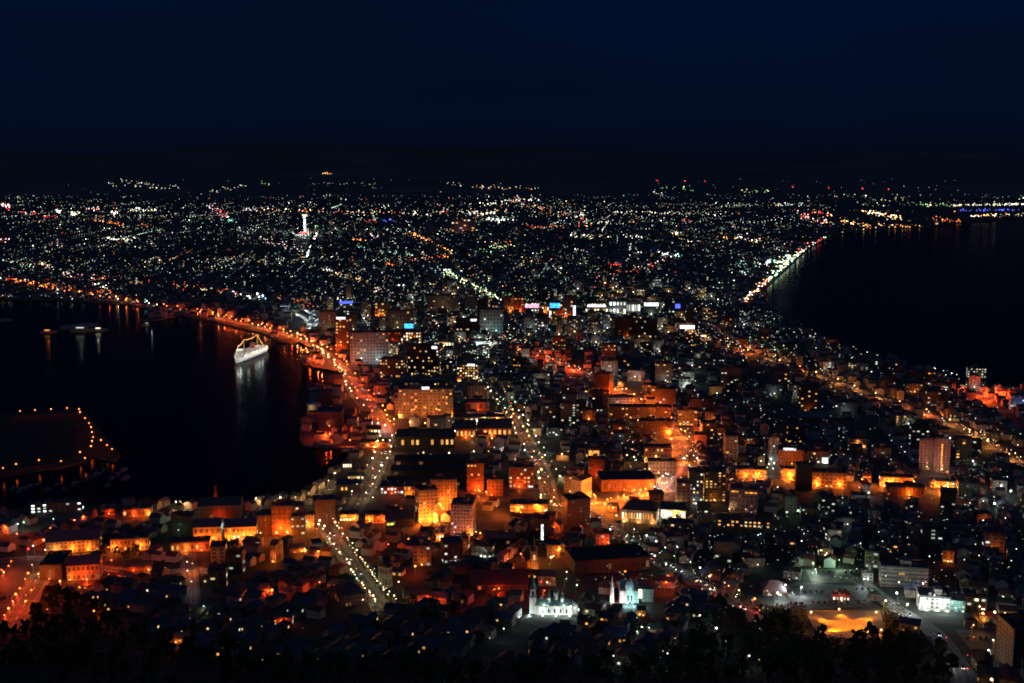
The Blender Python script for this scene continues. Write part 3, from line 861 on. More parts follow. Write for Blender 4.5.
block('shop', 'orange lit low block with bright lamps below the top of the slope street', 'shop', 340, 358, 521, 512, 12, TAN, 2, 6, .3, ('amber', 'hot'), 0, tank=False, floods=[('sodium', .3, 3, 4, 13600), ('sodium', .8, 3, 4, 13600)])
block('shop', 'orange lit row of shops right of the slope street top', 'shop', 366, 388, 523, 512, 12, TAN, 2, 6, .2, ('amber',), 0, tank=False, floods=[('sodium', .2, 3, 4, 13600), ('red', .8, 3, 4, 10200)])
block('office_building', 'dark brown office at the head of the slope street', 'office building', 313, 336, 527, 497, 16, (.2, .12, .09), 6, 6, .08, ('dim',), 10, tank=False)
block('shop', 'bright orange corner shop left of the dark brown office', 'shop', 306, 314, 528, 513, 9, TAN, 3, 3, .4, ('amber', 'hot'), 0, tank=False, floods=[('sodium', .5, 3, 4, 13600)])
block('apartment_block', 'red brick block with orange lamps at its foot right of the harbour warehouses', 'apartment block', 273, 293, 535, 503, 14, BRICK, 6, 4, .06, ('dim',), 0, floods=[('red', .3, 7, 5, 15300), ('sodium', .8, 5, 4, 11900)])
block('apartment_block', 'dark block with a few green white windows beside the red brick block', 'apartment block', 291, 306, 535, 514, 12, DKG, 5, 3, .25, ('gold', 'green'), 0)
# between the avenues
block('office_building', 'small red brick office among the low shops', 'office building', 588, 604, 476, 457, 14, BRICK, 5, 4, .05, ('dim',), 0, floods=[('red', .5, 9, 4, 10200)])
block('shop', 'shop with a glowing yellow corner window above the red brick office', 'shop', 577, 600, 458, 446, 14, CREAM, 2, 6, .2, ('amber',), 0, sign=[('orange', .5, .95, .25, .8)])
block('school', 'wide dark school block with dim rows of windows below the white fronted block', 'school', 609, 671, 419, 405, 18, (.2, .17, .16), 4, 16, .1, ('dim', 'amber'), 0, tank=False)
block('apartment_block', 'wide brown block with an even row of dim windows beside the glowing avenue', 'apartment block', 640, 671, 437, 419, 18, (.3, .2, .16), 5, 12, .12, ('dim',), 0, land='the wide brown block')
block('apartment_block', 'white apartment block with dark window slots by the glowing avenue', 'apartment block', 608, 633, 409, 396, 14, WHITE, 4, 7, .3, ('white', 'grey'), 0, land='the white apartment block', floods=[('white', .5, 12, 4, 2600)])
block('apartment_tower', 'dark red tower with white windows and an amber edge beside the glowing avenue', 'apartment tower', 655, 677, 410, 388, 15, (.28, .16, .15), 7, 6, .3, ('white', 'dim'), -10, floods=[('amber', .98, 3, 4, 3000), ('red', .3, 7, 4, 6800)])
block('apartment_block', 'plain dark block with a flat roof in front of the dark red tower', 'apartment block', 648, 662, 419, 405, 12, DKG, 4, 4, .0, ('dim',), 0)
block('apartment_tower', 'dark tower with one red lit side and a pale stair tower', 'apartment tower', 594, 613, 394, 373, 14, BRICK, 7, 5, .05, ('dim',), -25, land='the red sided tower', floods=[('red', 1.05, 4, 6, 11900)])
block('shop', 'orange lit block with a bright yellow end wall above the market', 'shop', 644, 671, 463, 445, 14, TAN, 3, 7, .25, ('gold', 'amber'), 0, tank=False, floods=[('amber', .03, 3, 4, 6000)])
block('office_building', 'long grey block behind the dazzling white crossing', 'office building', 648, 676, 474, 459, 14, GREY, 3, 8, .1, ('dim',), 0)
block('market_hall', 'broad low dark red market roof beside the glowing orange market', 'market hall', 597, 655, 492, 473, 34, (.3, .14, .1), 1, 10, .1, ('red',), 6, tank=False, roofc=(.06, .035, .03), floods=[('sodium', .6, 4, 4, 15300)])
block('market_hall', 'pale long gabled hall pointing towards the glowing orange market', 'market hall', 570, 592, 502, 478, 12, WHITE, 1, 6, .0, ('dim',), 58, gable=True, tank=False, floods=[('sodium', .9, 8, 4, 10200)])
block('hall', 'classical white hall with dark hip roof and amber lit colonnade beside the wide avenue', 'hall', 621, 660, 524, 504, 24, WHITE, 1, 12, .85, ('amber', 'hot'), -10, gable='hip', tank=False, piers=True, land='the classical white hall', floods=[('amber', .1, 3, 2.5, 5000), ('amber', .5, 3, 2.5, 4500), ('amber', .9, 3, 2.5, 4500)])
block('hall_wing', 'brilliant cream lit annexe at the right end of the classical white hall', 'annexe', 660, 687, 519, 505, 18, CREAM, 1, 4, .7, ('ice', 'hot'), -6, gable=True, tank=False, floods=[('white', .15, 3, 3, 9000), ('pale', .6, 4, 3, 12000), ('pale', .9, 4, 3, 8000)])
block('office_building', 'dark slab with a tall white neon stripe down its front', 'office building', 530, 549, 542, 516, 14, (.12, .08, .08), 6, 4, .05, ('dim',), 0, sign=[('white', .58, .7, .12, .82)], land='the white striped slab')
block('apartment_tower', 'dark brown twin slab tower below the glowing orange market', 'apartment tower', 561, 590, 527, 496, 18, (.22, .15, .12), 8, 6, .05, ('dim',), 18, land='the brown twin slab')
block('office_building', 'small block wrapped in green sheeting beside the dark twin slab tower', 'building', 591, 601, 534, 520, 10, (.08, .3, .18), 4, 3, .0, ('dim',), 0, floods=[('white', .5, 10, 5, 1200)])
block('apartment_tower', 'pinkish apartment tower with a dark domed roof beside the white crossing', 'apartment tower', 676, 690, 507, 480, 13, PINK, 7, 3, .05, ('gold',), 0, floods=[('pale', .1, 4, 3, 3000)])
block('apartment_tower', 'dark tower with pale lit stair windows left of the balconied tower', 'apartment tower', 688, 702, 505, 469, 16, (.25, .22, .2), 9, 4, .35, ('gold', 'white'), 0, floods=[('white', .5, 5, 3, 2000)])
block('apartment_tower', 'tower with stacked amber lit balconies', 'apartment tower', 701, 725, 502, 468, 18, (.36, .28, .2), 11, 5, .45, ('amber', 'gold', 'dim'), 8, balc=True, land='the tower with amber balconies', floods=[('amber', .4, 9, 6, 5000)])
block('hotel', 'pink block with curling strips of amber light along its roof edge', 'hotel', 729, 758, 513, 486, 16, PINK, 5, 7, .06, ('dim',), -6, sign=[('orange', .05, .3, .88, .94), ('orange', .55, .98, .86, .92)], land='the pink roof lit block', floods=[('pale', .0, 4, 4, 3500), ('pink', .6, 16, 8, 1500)])
block('school', 'long low school with two rows of yellow lit windows', 'school', 717, 770, 528, 517, 14, GREY, 2, 12, .6, ('gold', 'amber'), -4, tank=False, land='the yellow windowed school')
block('hotel', 'brown stepped hotel with a pale blue white roof sign by the yellow green crossroads', 'hotel', 777, 802, 467, 447, 18, BRICK, 5, 7, .06, ('dim',), 0, sign=[('ice', .2, .7, 1.02, 1.16)], land='the brown stepped hotel', floods=[('sodium', .5, 16, 8, 15300)])
block('apartment_tower', 'dark tower right of the yellow green crossroads', 'apartment tower', 795, 811, 490, 463, 13, (.13, .11, .1), 8, 4, .04, ('white', 'dim'), 0)
block('apartment_block', 'pale stair tower block behind the brown hotel', 'apartment block', 768, 778, 465, 436, 10, GREY, 8, 3, .3, ('white', 'grey'), 0, floods=[('white', .5, 8, 4, 1200)])
block('office_building', 'pale block with a bright white end wall right of the brown hotel', 'office building', 803, 828, 464, 449, 14, GREY, 3, 6, .25, ('gold', 'white'), 0, sign=[('white', .72, .95, .1, .55)])
block('shop', 'orange lit low building beside the yellow green crossroads', 'shop', 736, 766, 478, 467, 14, TAN, 2, 8, .15, ('amber',), 0, tank=False, floods=[('sodium', .3, 4, 4, 15300), ('sodium', .7, 4, 4, 20400)])
block('shop', 'orange lit corner building right of the yellow green crossroads', 'shop', 780, 796, 480, 467, 12, TAN, 2, 5, .15, ('amber',), 0, tank=False, floods=[('sodium', .6, 4, 4, 23800)])
block('apartment_block', 'wide red orange apartment slab with two bright lamps', 'apartment block', 811, 845, 488, 470, 14, TAN, 4, 8, .05, ('amber',), 0, floods=[('sodium', .15, 4, 5, 20400), ('sodium', .8, 4, 5, 25500)])
block('shop', 'long orange lit block left below the twin towers', 'shop', 880, 912, 488, 475, 13, TAN, 2, 8, .2, ('amber', 'hot'), 0, tank=False, floods=[('sodium', .1, 4, 4, 15300), ('sodium', .5, 4, 4, 20400), ('sodium', .9, 4, 4, 15300)])
block('shop', 'bright orange fronted block right below the twin towers', 'shop', 930, 957, 488, 479, 13, TAN, 2, 7, .3, ('amber', 'hot'), 0, tank=False, floods=[('sodium', .2, 4, 4, 15300), ('amber', .6, 4, 4, 14000)])
block('apartment_block', 'red orange block at the near end of the orange strip', 'apartment block', 886, 922, 496, 484, 16, BRICK, 3, 9, .06, ('red',), 0, floods=[('sodium', .6, 5, 4, 20400)])
tw = dict(pal=('amber', 'dim'), tank=True)
block('apartment_tower', 'left one of the pink brown twin towers, with plain striped front', 'apartment tower', 918, 934, 470, 437, 16, PINK, 12, 4, .04, rot=-6, land='the pink brown twin towers', floods=[('pink', .5, 18, 12, 7000), ('pale', .5, 10, 6, 3500)], **tw)
block('apartment_tower', 'right one of the pink brown twin towers, with an amber lit stair line', 'apartment tower', 933, 949, 473, 436, 16, PINK, 12, 4, .04, rot=-6, sign=[('orange', .42, .52, .06, .86)], floods=[('pink', .5, 18, 12, 8000), ('white', .95, 2, 38, 1500), ('pale', .5, 8, 6, 3500)], **tw)
block('apartment_block', 'dark grey green block beyond the right end of the orange strip', 'apartment block', 957, 978, 499, 479, 16, (.3, .36, .33), 7, 6, .02, ('grey',), 0)
block('warehouse', 'small church like hall with an amber lit gable', 'hall', 848, 866, 449, 437, 10, CREAM, 2, 3, .3, ('amber',), 0, gable=True, tank=False, floods=[('amber', .5, 4, 6, 4500)])
block('school', 'long pale gymnasium roof among the dark houses above the twin towers', 'gymnasium', 798, 828, 424, 414, 22, GREY, 1, 8, .0, ('dim',), 0, gable=True, tank=False, roofc=(.16, .17, .18))
block('school', 'pale school block with a row of dim windows near the long gymnasium', 'school', 828, 858, 434, 420, 14, GREY, 3, 9, .04, ('grey',), 0, tank=False)
block('apartment_block', 'white stair fronted block beside the east road', 'apartment block', 823, 833, 370, 361, 10, WHITE, 3, 4, .5, ('white',), 0, floods=[('white', .5, 6, 4, 2500)])
block('apartment_block', 'seaside block with rows of pale green lit galleries', 'apartment block', 967, 985, 378, 367, 12, GREY, 4, 7, .75, ('green', 'white'), 0)
block('apartment_block', 'blue lit block at the edge of the sea beach pier', 'apartment block', 1010, 1030, 411, 394, 16, (.3, .35, .5), 5, 6, .4, ('white', 'grey'), 0, floods=[('blue', .5, 8, 6, 5000), ('white', .2, 4, 3, 2500)])
# upper centre shopping streets
block('office_building', 'wide dark office with long pale green window bands', 'office building', 632, 657, 338, 319, 20, (.08, .08, .08), 6, 9, .22, ('green', 'gold'), 0, land='the green banded office')
block('office_building', 'dark slab with one orange floodlit corner', 'office building', 614, 632, 338, 318, 16, (.16, .1, .08), 7, 5, .03, ('dim',), 0, floods=[('sodium', .8, 3, 4, 10200)])
block('department_store', 'store with tall brilliant white window bays', 'department store', 609, 626, 314, 300, 16, WHITE, 2, 5, .95, ('ice', 'ice', 'white'), 0, land='the brilliant white store', floods=[('white', .5, 10, 5, 6000)])
block('department_store', 'store front of narrow white lit strips right of the brilliant white store', 'department store', 626, 640, 315, 301, 16, WHITE, 1, 7, .95, ('ice', 'white'), 0, floods=[('white', .5, 10, 5, 4000)])
block('department_store', 'store with a long amber white sign band left of the brilliant white store', 'department store', 585, 608, 313, 302, 16, CREAM, 2, 8, .8, ('hot', 'white'), 0, sign=[('white', .1, .9, .6, .8)], floods=[('amber', .5, 10, 5, 6000)])
block('office_building', 'grey block with a floodlit white roof sign', 'office building', 644, 658, 316, 302, 14, GREY, 4, 5, .1, ('white',), 0, sign=[('white', .0, 1, .75, 1.0)], floods=[('white', .5, 8, 6, 3000)])
block('hotel', 'grey hotel with a glowing blue round sign', 'hotel', 664, 686, 313, 300, 16, (.4, .38, .42), 5, 6, .1, ('white',), 0, sign=[('blue', .5, .72, .4, .75)])
block('department_store', 'block with a bright azure billboard above an orange entrance', 'department store', 549, 566, 318, 303, 16, (.35, .25, .22), 4, 5, .2, ('amber',), 0, sign=[('azure', .05, .65, .72, 1.05), ('white', .02, .12, .05, .5)], land='the azure billboard', floods=[('sodium', .8, 10, 4, 20400)])
block('department_store', 'block glowing orange with a white corner strip right of the azure billboard', 'department store', 564, 576, 319, 296, 14, PINK, 6, 4, .2, ('amber', 'white'), 0, sign=[('white', .75, .95, .1, .6)], floods=[('sodium', .3, 6, 4, 15300)])
block('department_store', 'pink white store with a long lit front beside the orange canopy', 'department store', 525, 540, 312, 302, 14, PINK, 3, 5, .5, ('white', 'hot'), 0, sign=[('pink', .0, .95, .45, .85)])
block('hotel', 'red orange hotel left of the pink white store', 'hotel', 504, 524, 312, 297, 14, TAN, 5, 6, .3, ('amber', 'red'), 0, floods=[('sodium', .3, 8, 5, 13600), ('red', .8, 8, 5, 13600)])
block('shop', 'orange floodlit canopy building between the pink store and the azure billboard', 'shop', 539, 549, 313, 305, 10, TAN, 1, 4, .9, ('amber', 'hot'), 0, tank=False, floods=[('sodium', .5, 5, 3, 20400)])
block('office_building', 'grey block carrying a large bright azure sign', 'office building', 388, 414, 331, 310, 18, (.42, .4, .38), 6, 7, .1, ('grey', 'gold'), 0, sign=[('azure', .64, .98, .14, .36)], land='the azure sign', floods=[('pale', .4, 20, 10, 9000)])
block('hotel', 'block with orange floodlit entrance columns left of the grey azure signed block', 'hotel', 375, 391, 318, 302, 14, TAN, 5, 5, .35, ('amber', 'gold'), 0, floods=[('sodium', .2, 6, 4, 15300), ('amber', .6, 6, 4, 9000)])
block('apartment_block', 'wide brownish grey apartment slab in the upper middle', 'apartment block', 427, 459, 311, 295, 16, (.38, .35, .38), 7, 11, .1, ('gold', 'dim', 'grey'), 0, floods=[('pale', .5, 26, 12, 14000)])
block('apartment_block', 'narrow brown slab right of the wide brownish grey slab', 'apartment block', 465, 476, 311, 294, 12, (.36, .3, .32), 7, 4, .1, ('dim',), 0)
block('office_building', 'pale grey office with a green white forecourt', 'office building', 480, 503, 332, 309, 20, (.45, .5, .5), 6, 7, .12, ('white', 'grey'), 0, land='the pale grey office', floods=[('white', .3, 16, 8, 12000), ('cyan', .7, 14, 5, 7000)])
block('hotel', 'dark red hotel with a white oval roof sign left of the pale grey office', 'hotel', 456, 480, 334, 318, 16, (.25, .17, .16), 5, 7, .08, ('gold',), 0, sign=[('white', .62, .86, .86, 1.0)])
block('shop', 'bright white green filling station canopy in the upper middle', 'filling station', 470, 498, 346, 340, 14, WHITE, 1, 6, 1, ('ice', 'white'), 0, tank=False, floods=[('cyan', .4, 5, 3, 9000), ('white', .7, 5, 3, 9000)])
block('shop', 'long cream lit bus station front', 'shop', 434, 454, 347, 341, 12, CREAM, 1, 7, .95, ('hot', 'white'), 0, tank=False, floods=[('pale', .5, 5, 3, 9000)])
block('department_store', 'pale store with a white roof band right of the dark green banded office', 'department store', 676, 694, 332, 322, 16, CREAM, 2, 6, .2, ('white',), 0, sign=[('white', .2, 1, .35, .75)], floods=[('pale', .5, 6, 4, 6000)])
block('apartment_block', 'grey block with white front beside the shopping street bend', 'apartment block', 538, 549, 330, 318, 12, GREY, 4, 4, .2, ('white',), 0)
block('office_building', 'slab lit pale at its top near the far station', 'office building', 451, 475, 232, 219, 30, PINK, 5, 6, .3, ('amber', 'white'), 0, floods=[('pink', .5, 40, 10, 30000)])
block('apartment_tower', 'dark twin tower near the wide shopping street', 'apartment tower', 596, 606, 392, 380, 10, DKG, 5, 3, .1, ('white',), 0)
block('hotel', 'small chapel like block floodlit white among dark houses', 'hall', 676, 690, 388, 378, 10, WHITE, 2, 4, .2, ('white',), 0, floods=[('white', .75, 4, 3, 7000)])
# harbour side left
BL = (.07, .08, .14)
block('warehouse', 'large orange lit warehouse with blue roof and a dazzling lamp at its left corner', 'warehouse', 50, 100, 552, 533, 22, BEIGE, 3, 12, .06, ('amber',), 0, gable=True, tank=False, roofc=BL, land='the large orange warehouse', floods=[('amber', .18, 4, 4, 12000), ('sodium', .5, 4, 4, 15300), ('sodium', .8, 4, 4, 10200)])
block('warehouse', 'low dark warehouse seen as a plain black roof in front of the large orange warehouse', 'warehouse', 44, 70, 580, 551, 34, DKG, 1, 5, .0, ('dim',), -6, tank=False, roofc=(.03, .03, .03), floods=[('red', .5, 6, 4, 5950)])
block('warehouse', 'small blue roofed warehouse with two rows of dark windows on an orange wall', 'warehouse', 70, 101, 580, 557, 18, BEIGE, 2, 7, .02, ('dim',), 0, gable=True, tank=False, roofc=BL, floods=[('red', .5, 7, 4, 10200), ('sodium', .1, 4, 3, 5100)])
block('warehouse', 'orange lit office like warehouse with lamps along its front', 'warehouse', 113, 149, 551, 534, 16, BEIGE, 2, 9, .1, ('amber',), 0, tank=False, floods=[('sodium', .1, 4, 4, 13600), ('sodium', .8, 4, 5, 13600)])
block('warehouse', 'small orange building on the quay with a lamp at its right end', 'warehouse', 124, 152, 517, 506, 12, TAN, 1, 6, .1, ('amber',), 0, tank=False, floods=[('sodium', .9, 3, 4, 10200), ('red', .4, 4, 4, 6800)])
block('kiosk', 'small plain red lit hut on the quay', 'hut', 105, 115, 515, 508, 8, BRICK, 1, 2, .0, ('dim',), 0, tank=False, floods=[('red', .5, 5, 4, 6800)])
block('marina_building', 'long marina building with rows of white lit windows above the dark water', 'marina building', 33, 82, 512, 500, 12, GREY, 3, 9, .3, ('ice', 'white'), 0, tank=False, land='the marina building')
block('warehouse', 'orange brick warehouse with one bright lamp, beside the green dotted building', 'warehouse', 195, 222, 544, 521, 18, TAN, 2, 5, .03, ('amber',), 0, gable=True, tank=False, roofc=BL, floods=[('sodium', .25, 4, 4, 23800), ('sodium', .8, 5, 4, 10200)])
block('warehouse', 'orange warehouse with a row of brilliant lamps across its front', 'warehouse', 226, 257, 541, 521, 18, TAN, 2, 8, .3, ('hot', 'amber'), 0, gable=True, tank=False, roofc=BL, land='the lamp lit warehouse', floods=[('sodium', .15, 4, 4, 15300), ('amber', .4, 4, 4, 9000), ('amber', .6, 4, 4, 9000), ('sodium', .85, 4, 4, 15300)])
block('warehouse', 'long dim red warehouse behind the tall chimney', 'warehouse', 200, 242, 520, 500, 20, BRICK, 2, 8, .0, ('dim',), 0, gable=True, tank=False, floods=[('red', .5, 8, 4, 6800)])
block('warehouse', 'dark plain block between the lamp lit warehouse and the red brick block', 'warehouse', 256, 273, 535, 512, 16, (.16, .1, .08), 3, 4, .0, ('dim',), 0, tank=False)
block('factory', 'dark building dotted with green lamps, with a round turret', 'factory', 173, 194, 536, 513, 14, (.1, .1, .09), 4, 4, .0, ('dim',), 0, land='the green dotted building')
block('warehouse', 'low orange wall block at the foot of the green dotted building', 'warehouse', 172, 210, 552, 538, 14, TAN, 1, 8, .0, ('amber',), 0, tank=False, floods=[('sodium', .4, 5, 4, 8500), ('red', .8, 5, 4, 8500)])
block('house_row', 'red lit house row with small lamps under the orange office like warehouse', 'house row', 128, 152, 572, 562, 12, BRICK, 2, 8, .1, ('amber',), 0, gable=True, tank=False, floods=[('red', .3, 4, 4, 6800), ('sodium', .9, 4, 4, 5100)])
block('house', 'small orange gabled house with dark front below the harbour warehouses', 'house', 271, 283, 563, 541, 12, TAN, 2, 2, .0, ('dim',), -25, gable=True, tank=False, floods=[('sodium', .9, 6, 4, 8500)])
block('house', 'wide orange house with bright lamp right of the small gabled house', 'house', 290, 304, 553, 545, 10, TAN, 2, 4, .1, ('amber',), 0, gable=True, tank=False, floods=[('sodium', .9, 4, 4, 8500)])
block('house', 'red orange tent roofed house lit by one lamp on the dark slope', 'house', 257, 272, 594, 584, 11, TAN, 1, 3, .0, ('dim',), 0, gable='hip', tank=False, floods=[('red', .8, 3, 4, 8500)])
block('house', 'low house with a row of small bright windows in red light', 'house', 275, 293, 624, 615, 10, TAN, 2, 7, .3, ('hot', 'amber'), 0, tank=False, floods=[('red', .5, 4, 3, 4250)])
block('house', 'two tiered house with orange lit eaves on the dark slope', 'house', 172, 190, 644, 634, 10, TAN, 2, 3, .1, ('amber',), 0, gable='hip', tank=False, floods=[('sodium', .3, 4, 3, 3400)])
# pier left of centre
block('warehouse', 'dark blue boat hall, the bigger one on the pier', 'boat hall', 318, 343, 427, 408, 30, (.12, .14, .24), 2, 6, .0, ('dim',), 0, tank=False, roofc=(.05, .06, .13), land='the dark blue boat hall', floods=[('red', .5, 8, 5, 4250)])
block('warehouse', 'tall dark blue box shed on the upper pier', 'shed', 318, 333, 407, 390, 18, (.1, .13, .25), 3, 3, .0, ('dim',), 0, tank=False, roofc=(.05, .06, .13))
block('warehouse', 'dark shed with a dim red end wall by the ramp lamps', 'shed', 326, 343, 386, 373, 18, (.25, .18, .2), 2, 5, .0, ('dim',), 0, tank=False, floods=[('red', .8, 6, 4, 4250)])
block('restaurant', 'small restaurant with a yellow lit gable near the bridge end', 'restaurant', 367, 381, 435, 427, 12, CREAM, 1, 4, .9, ('gold', 'hot'), 0, gable=True, tank=False, floods=[('amber', .4, 4, 3, 6000)])
block('shop', 'pavilion with ring of warm lights beside the inlet', 'pavilion', 343, 352, 469, 461, 9, CREAM, 1, 4, .9, ('hot',), 0, tank=False, gable='hip')
block('warehouse', 'dark purple tinted shed between the inlet and the market street', 'shed', 337, 361, 492, 480, 24, (.2, .17, .24), 1, 6, .1, ('amber',), 0, tank=False, roofc=(.08, .07, .12))
block('shop', 'boat hire cabin row with amber lit windows beside the inlet', 'cabin', 348, 364, 480, 474, 8, TAN, 1, 6, .6, ('amber', 'hot'), 0, tank=False)
block('warehouse', 'flat orange floored quay shed below the yellow gabled restaurant', 'shed', 360, 392, 448, 440, 14, TAN, 1, 6, .1, ('amber',), 0, tank=False, floods=[('sodium', .5, 6, 4, 10200)])
# foot of the mountain right
block('office_building', 'broad grey office block with five pale floor bands', 'office building', 880, 925, 587, 561, 16, (.45, .45, .42), 5, 8, .18, ('grey', 'amber', 'dim'), 0, band=True, wf=(.5, .4), land='the broad grey office block', floods=[('white', .3, 22, 9, 5500), ('white', .8, 22, 9, 5500), ('pink', .93, 5, 6, 500)])
block('hospital', 'brilliant white lit building of stacked cubes beside the teal lit wall', 'building', 918, 947, 611, 588, 18, WHITE, 4, 6, .4, ('ice', 'white'), 0, land='the white cube building', floods=[('white', .12, 3, 4, 10000), ('white', .7, 5, 4, 12000), ('white', .45, 3, 12, 7000)])
block('office_building', 'small building with teal lit glass gable', 'building', 949, 963, 612, 594, 12, (.3, .5, .48), 3, 4, .4, ('green', 'white'), 0, gable=True, tank=False, floods=[('cyan', .3, 4, 4, 4500)])
block('apartment_block', 'plain tan block with three lit windows right of the teal gable', 'apartment block', 964, 984, 610, 589, 16, TAN, 3, 3, .35, ('hot', 'white'), 0, floods=[('pale', .5, 14, 6, 1800)])
block('apartment_tower', 'large dark apartment tower at the picture corner with one red lit edge', 'apartment tower', 998, 1036, 668, 613, 24, (.13, .13, .13), 9, 6, .02, ('dim',), 14, land='the dark corner tower')
block('kiosk', 'red roofed kiosk with lit front on the car park', 'kiosk', 832, 849, 601, 595, 7, (.5, .06, .06), 1, 5, .9, ('white', 'hot'), 0, tank=False, roofc=(.5, .04, .04), floods=[('pale', .5, 3, 3, 900)])
block('shop', 'grey pyramid roofed hall left of the car park', 'hall', 762, 785, 596, 584, 20, (.36, .3, .32), 1, 6, .2, ('white', 'ice'), 0, gable='hip', tank=False, roofc=(.25, .2, .22))
block('apartment_block', 'pale block with a single bright doorway above the car parks', 'apartment block', 818, 832, 556, 545, 12, (.45, .42, .36), 3, 3, .3, ('white', 'hot'), 0, floods=[('pale', .5, 5, 4, 1800)])
block('apartment_block', 'white end wall block left of the broad grey office block', 'apartment block', 862, 872, 582, 569, 10, WHITE, 3, 2, .0, ('white',), 0, floods=[('white', .4, 5, 4, 2200)])
block('house', 'dark house with amber windows in two stacked rows at the hill foot', 'house', 529, 547, 655, 640, 12, DKG, 3, 3, .4, ('dim', 'amber'), 0, gable='hip', tank=False)
block('house', 'blue roofed hall with two amber windows below the turquoise church', 'hall', 604, 626, 642, 630, 16, (.16, .17, .3), 1, 5, .3, ('amber',), 0, gable=True, tank=False, roofc=(.06, .07, .16))
block('house', 'small house with a bright glowing gable below the white domed church', 'house', 561, 569, 630, 622, 8, CREAM, 1, 2, .9, ('hot',), 0, gable=True, tank=False, floods=[('amber', .5, 3, 3, 900)])
block('house', 'cream chapel gable lit amber right below the turquoise church', 'house', 637, 645, 616, 606, 8, CREAM, 2, 2, .2, ('amber',), 0, gable=True, tank=False, floods=[('amber', .3, 3, 3, 1200)])
block('school', 'huge plain dark school roof behind the churches', 'school', 563, 650, 574, 548, 34, (.14, .14, .15), 1, 14, .0, ('dim',), 14, tank=False, roofc=(.02, .02, .022))
block('school', 'wide dark red roofed hall left of the steepled church', 'hall', 470, 528, 590, 572, 26, (.22, .12, .1), 1, 9, .05, ('red',), 0, gable=True, tank=False, roofc=(.09, .03, .03), floods=[('red', .5, 6, 4, 4250)])
block('house', 'pale brown house right of the steepled church foot', 'house', 538, 556, 586, 571, 12, TAN, 2, 4, .05, ('dim',), 0, gable='hip', tank=False, floods=[('pale', .5, 8, 5, 700)])
block('hall', 'dark pinkish public hall beside the lower slope street', 'hall', 334, 366, 606, 584, 22, (.34, .28, .27), 2, 7, .0, ('dim',), 16, gable='hip', tank=False, land='the dark pinkish hall', floods=[('pink', .7, 14, 7, 1000)])
block('house', 'pale long house along the right side of the slope street', 'house', 379, 392, 588, 564, 9, WHITE, 2, 4, .0, ('dim',), 60, gable=True, tank=False, floods=[('pale', .5, 7, 5, 900)])
block('hall', 'pale fronted hall facing the red lamp right of the slope street', 'hall', 402, 432, 602, 588, 16, WHITE, 2, 6, .0, ('dim',), 10, gable=True, tank=False, floods=[('red', .9, 6, 4, 4250), ('pale', .1, 6, 4, 800)])

# ------------------------------------------------------------------ landmarks with shapes of their own
def flood(parent, loc, cn, watt, r=0.4):
    ca_, sa_ = math.cos(parent.rotation_euler.z), math.sin(parent.rotation_euler.z)
    p_ = parent.location
    if loc[2] < 3:
        loc = (loc[0], loc[1], loc[2] + hz(p_.x + loc[0] * ca_ - loc[1] * sa_, p_.y + loc[0] * sa_ + loc[1] * ca_) - p_.z)
    f = put('floodlight', MB().octa(0, 0, 0, r).box(-.3, .3, -.3, .3, -r - .4, -r).mesh('floodlight', M['lamp_' + cn]), parent, loc)
    light(f, (0, 0, r + .5), cn, watt)

# observation tower, 5 km away
g = G(305, 234)
t = empty('observation_tower', 'slim white lit tower with a five sided deck, far out in the plain', 'tower', g)
put('shaft', MB().lathe(0, 0, [(7.5, 0), (6.2, 20), (5.5, 60), (6.5, 84)], 5).mesh('shaft', M['wall']), t, col=(.8, .8, .8))
dk = put('observation_deck', MB().lathe(0, 0, [(6.5, 84.1), (13, 90), (14, 93), (13.2, 97), (13.6, 100), (11, 103), (4, 104)], 5).mesh('observation_deck', M['wall']), t, col=(.8, .8, .8))
put('window', MB().lathe(0, 0, [(13.9, 93.3), (13.7, 96.6)], 5).mesh('window', M['win_hot']), dk)
put('mast', MB().cyl(0, 0, 104.1, 118, .6, .2, 6).mesh('mast', M['metal']), dk, col=(.6, .6, .6))
b = put('base_building', MB().box(-22, 22, -16, 14, -1, 11).box(-23, 23, -17, 15, 11.002, 12).mesh('base_building', M['wall']), t, col=(.5, .1, .1))
for i in range(4):
    put('window', win_mesh(8, 5, 'red'), b, (-16 + i * 10.6, -16.03, 6))
for a in (-26, 26):
    for z, w_ in ((14, 260000), (60, 200000)):
        light(t, (a, -34, z), 'white', w_, 1)
LANDMARK.append(('the white tower', 305, 222))
TAKEN.append((g.x, g.y, 40))

# white domed church
g = G(549, 613)
t = empty('domed_church', 'white floodlit church with green domes and a pointed bell tower on the dark slope', 'church', g, R(-4))
W1 = (.82, .84, .82)
GR = (.13, .2, .2)
nv = MB().box(-9, 15.5, -5, 6, -3, 7.2)
for x in (-6, -2, 2, 6, 10, 14):
    nv.box(x - .4, x + .4, -5.4, -5.002, 0, 7)
put('nave', nv.mesh('nave', M['wall']), t, col=W1)
rf = put('roof', MB().gable(-9.4, 16, -5.7, 6.6, 7.203, 10.4, hip=3).mesh('roof', M['roof']), t, col=GR)
for x in (-4, 0, 4, 8, 12):
    put('window', MB().box(x - .6, x + .6, -5.12, -5.003, 2, 4.6).cyl(x, -5.06, 4.6, 5.2, .6, .1, 8).mesh('window', M['glass']), t)
tr = MB().box(-13, -8.6, -3, 3, -3, 11).box(-13.3, -8.3, -3.3, 3.3, 11.002, 11.5).box(-12.5, -9.1, -2.4, 2.4, 11.502, 17)
bt = put('bell_tower', tr.mesh('bell_tower', M['wall']), t, col=W1)
put('spire', MB().lathe(-10.8, 0, [(2.9, 17.01), (2.0, 19), (.9, 22), (.12, 26.5)], 8).mesh('spire', M['roof']), bt, col=GR)
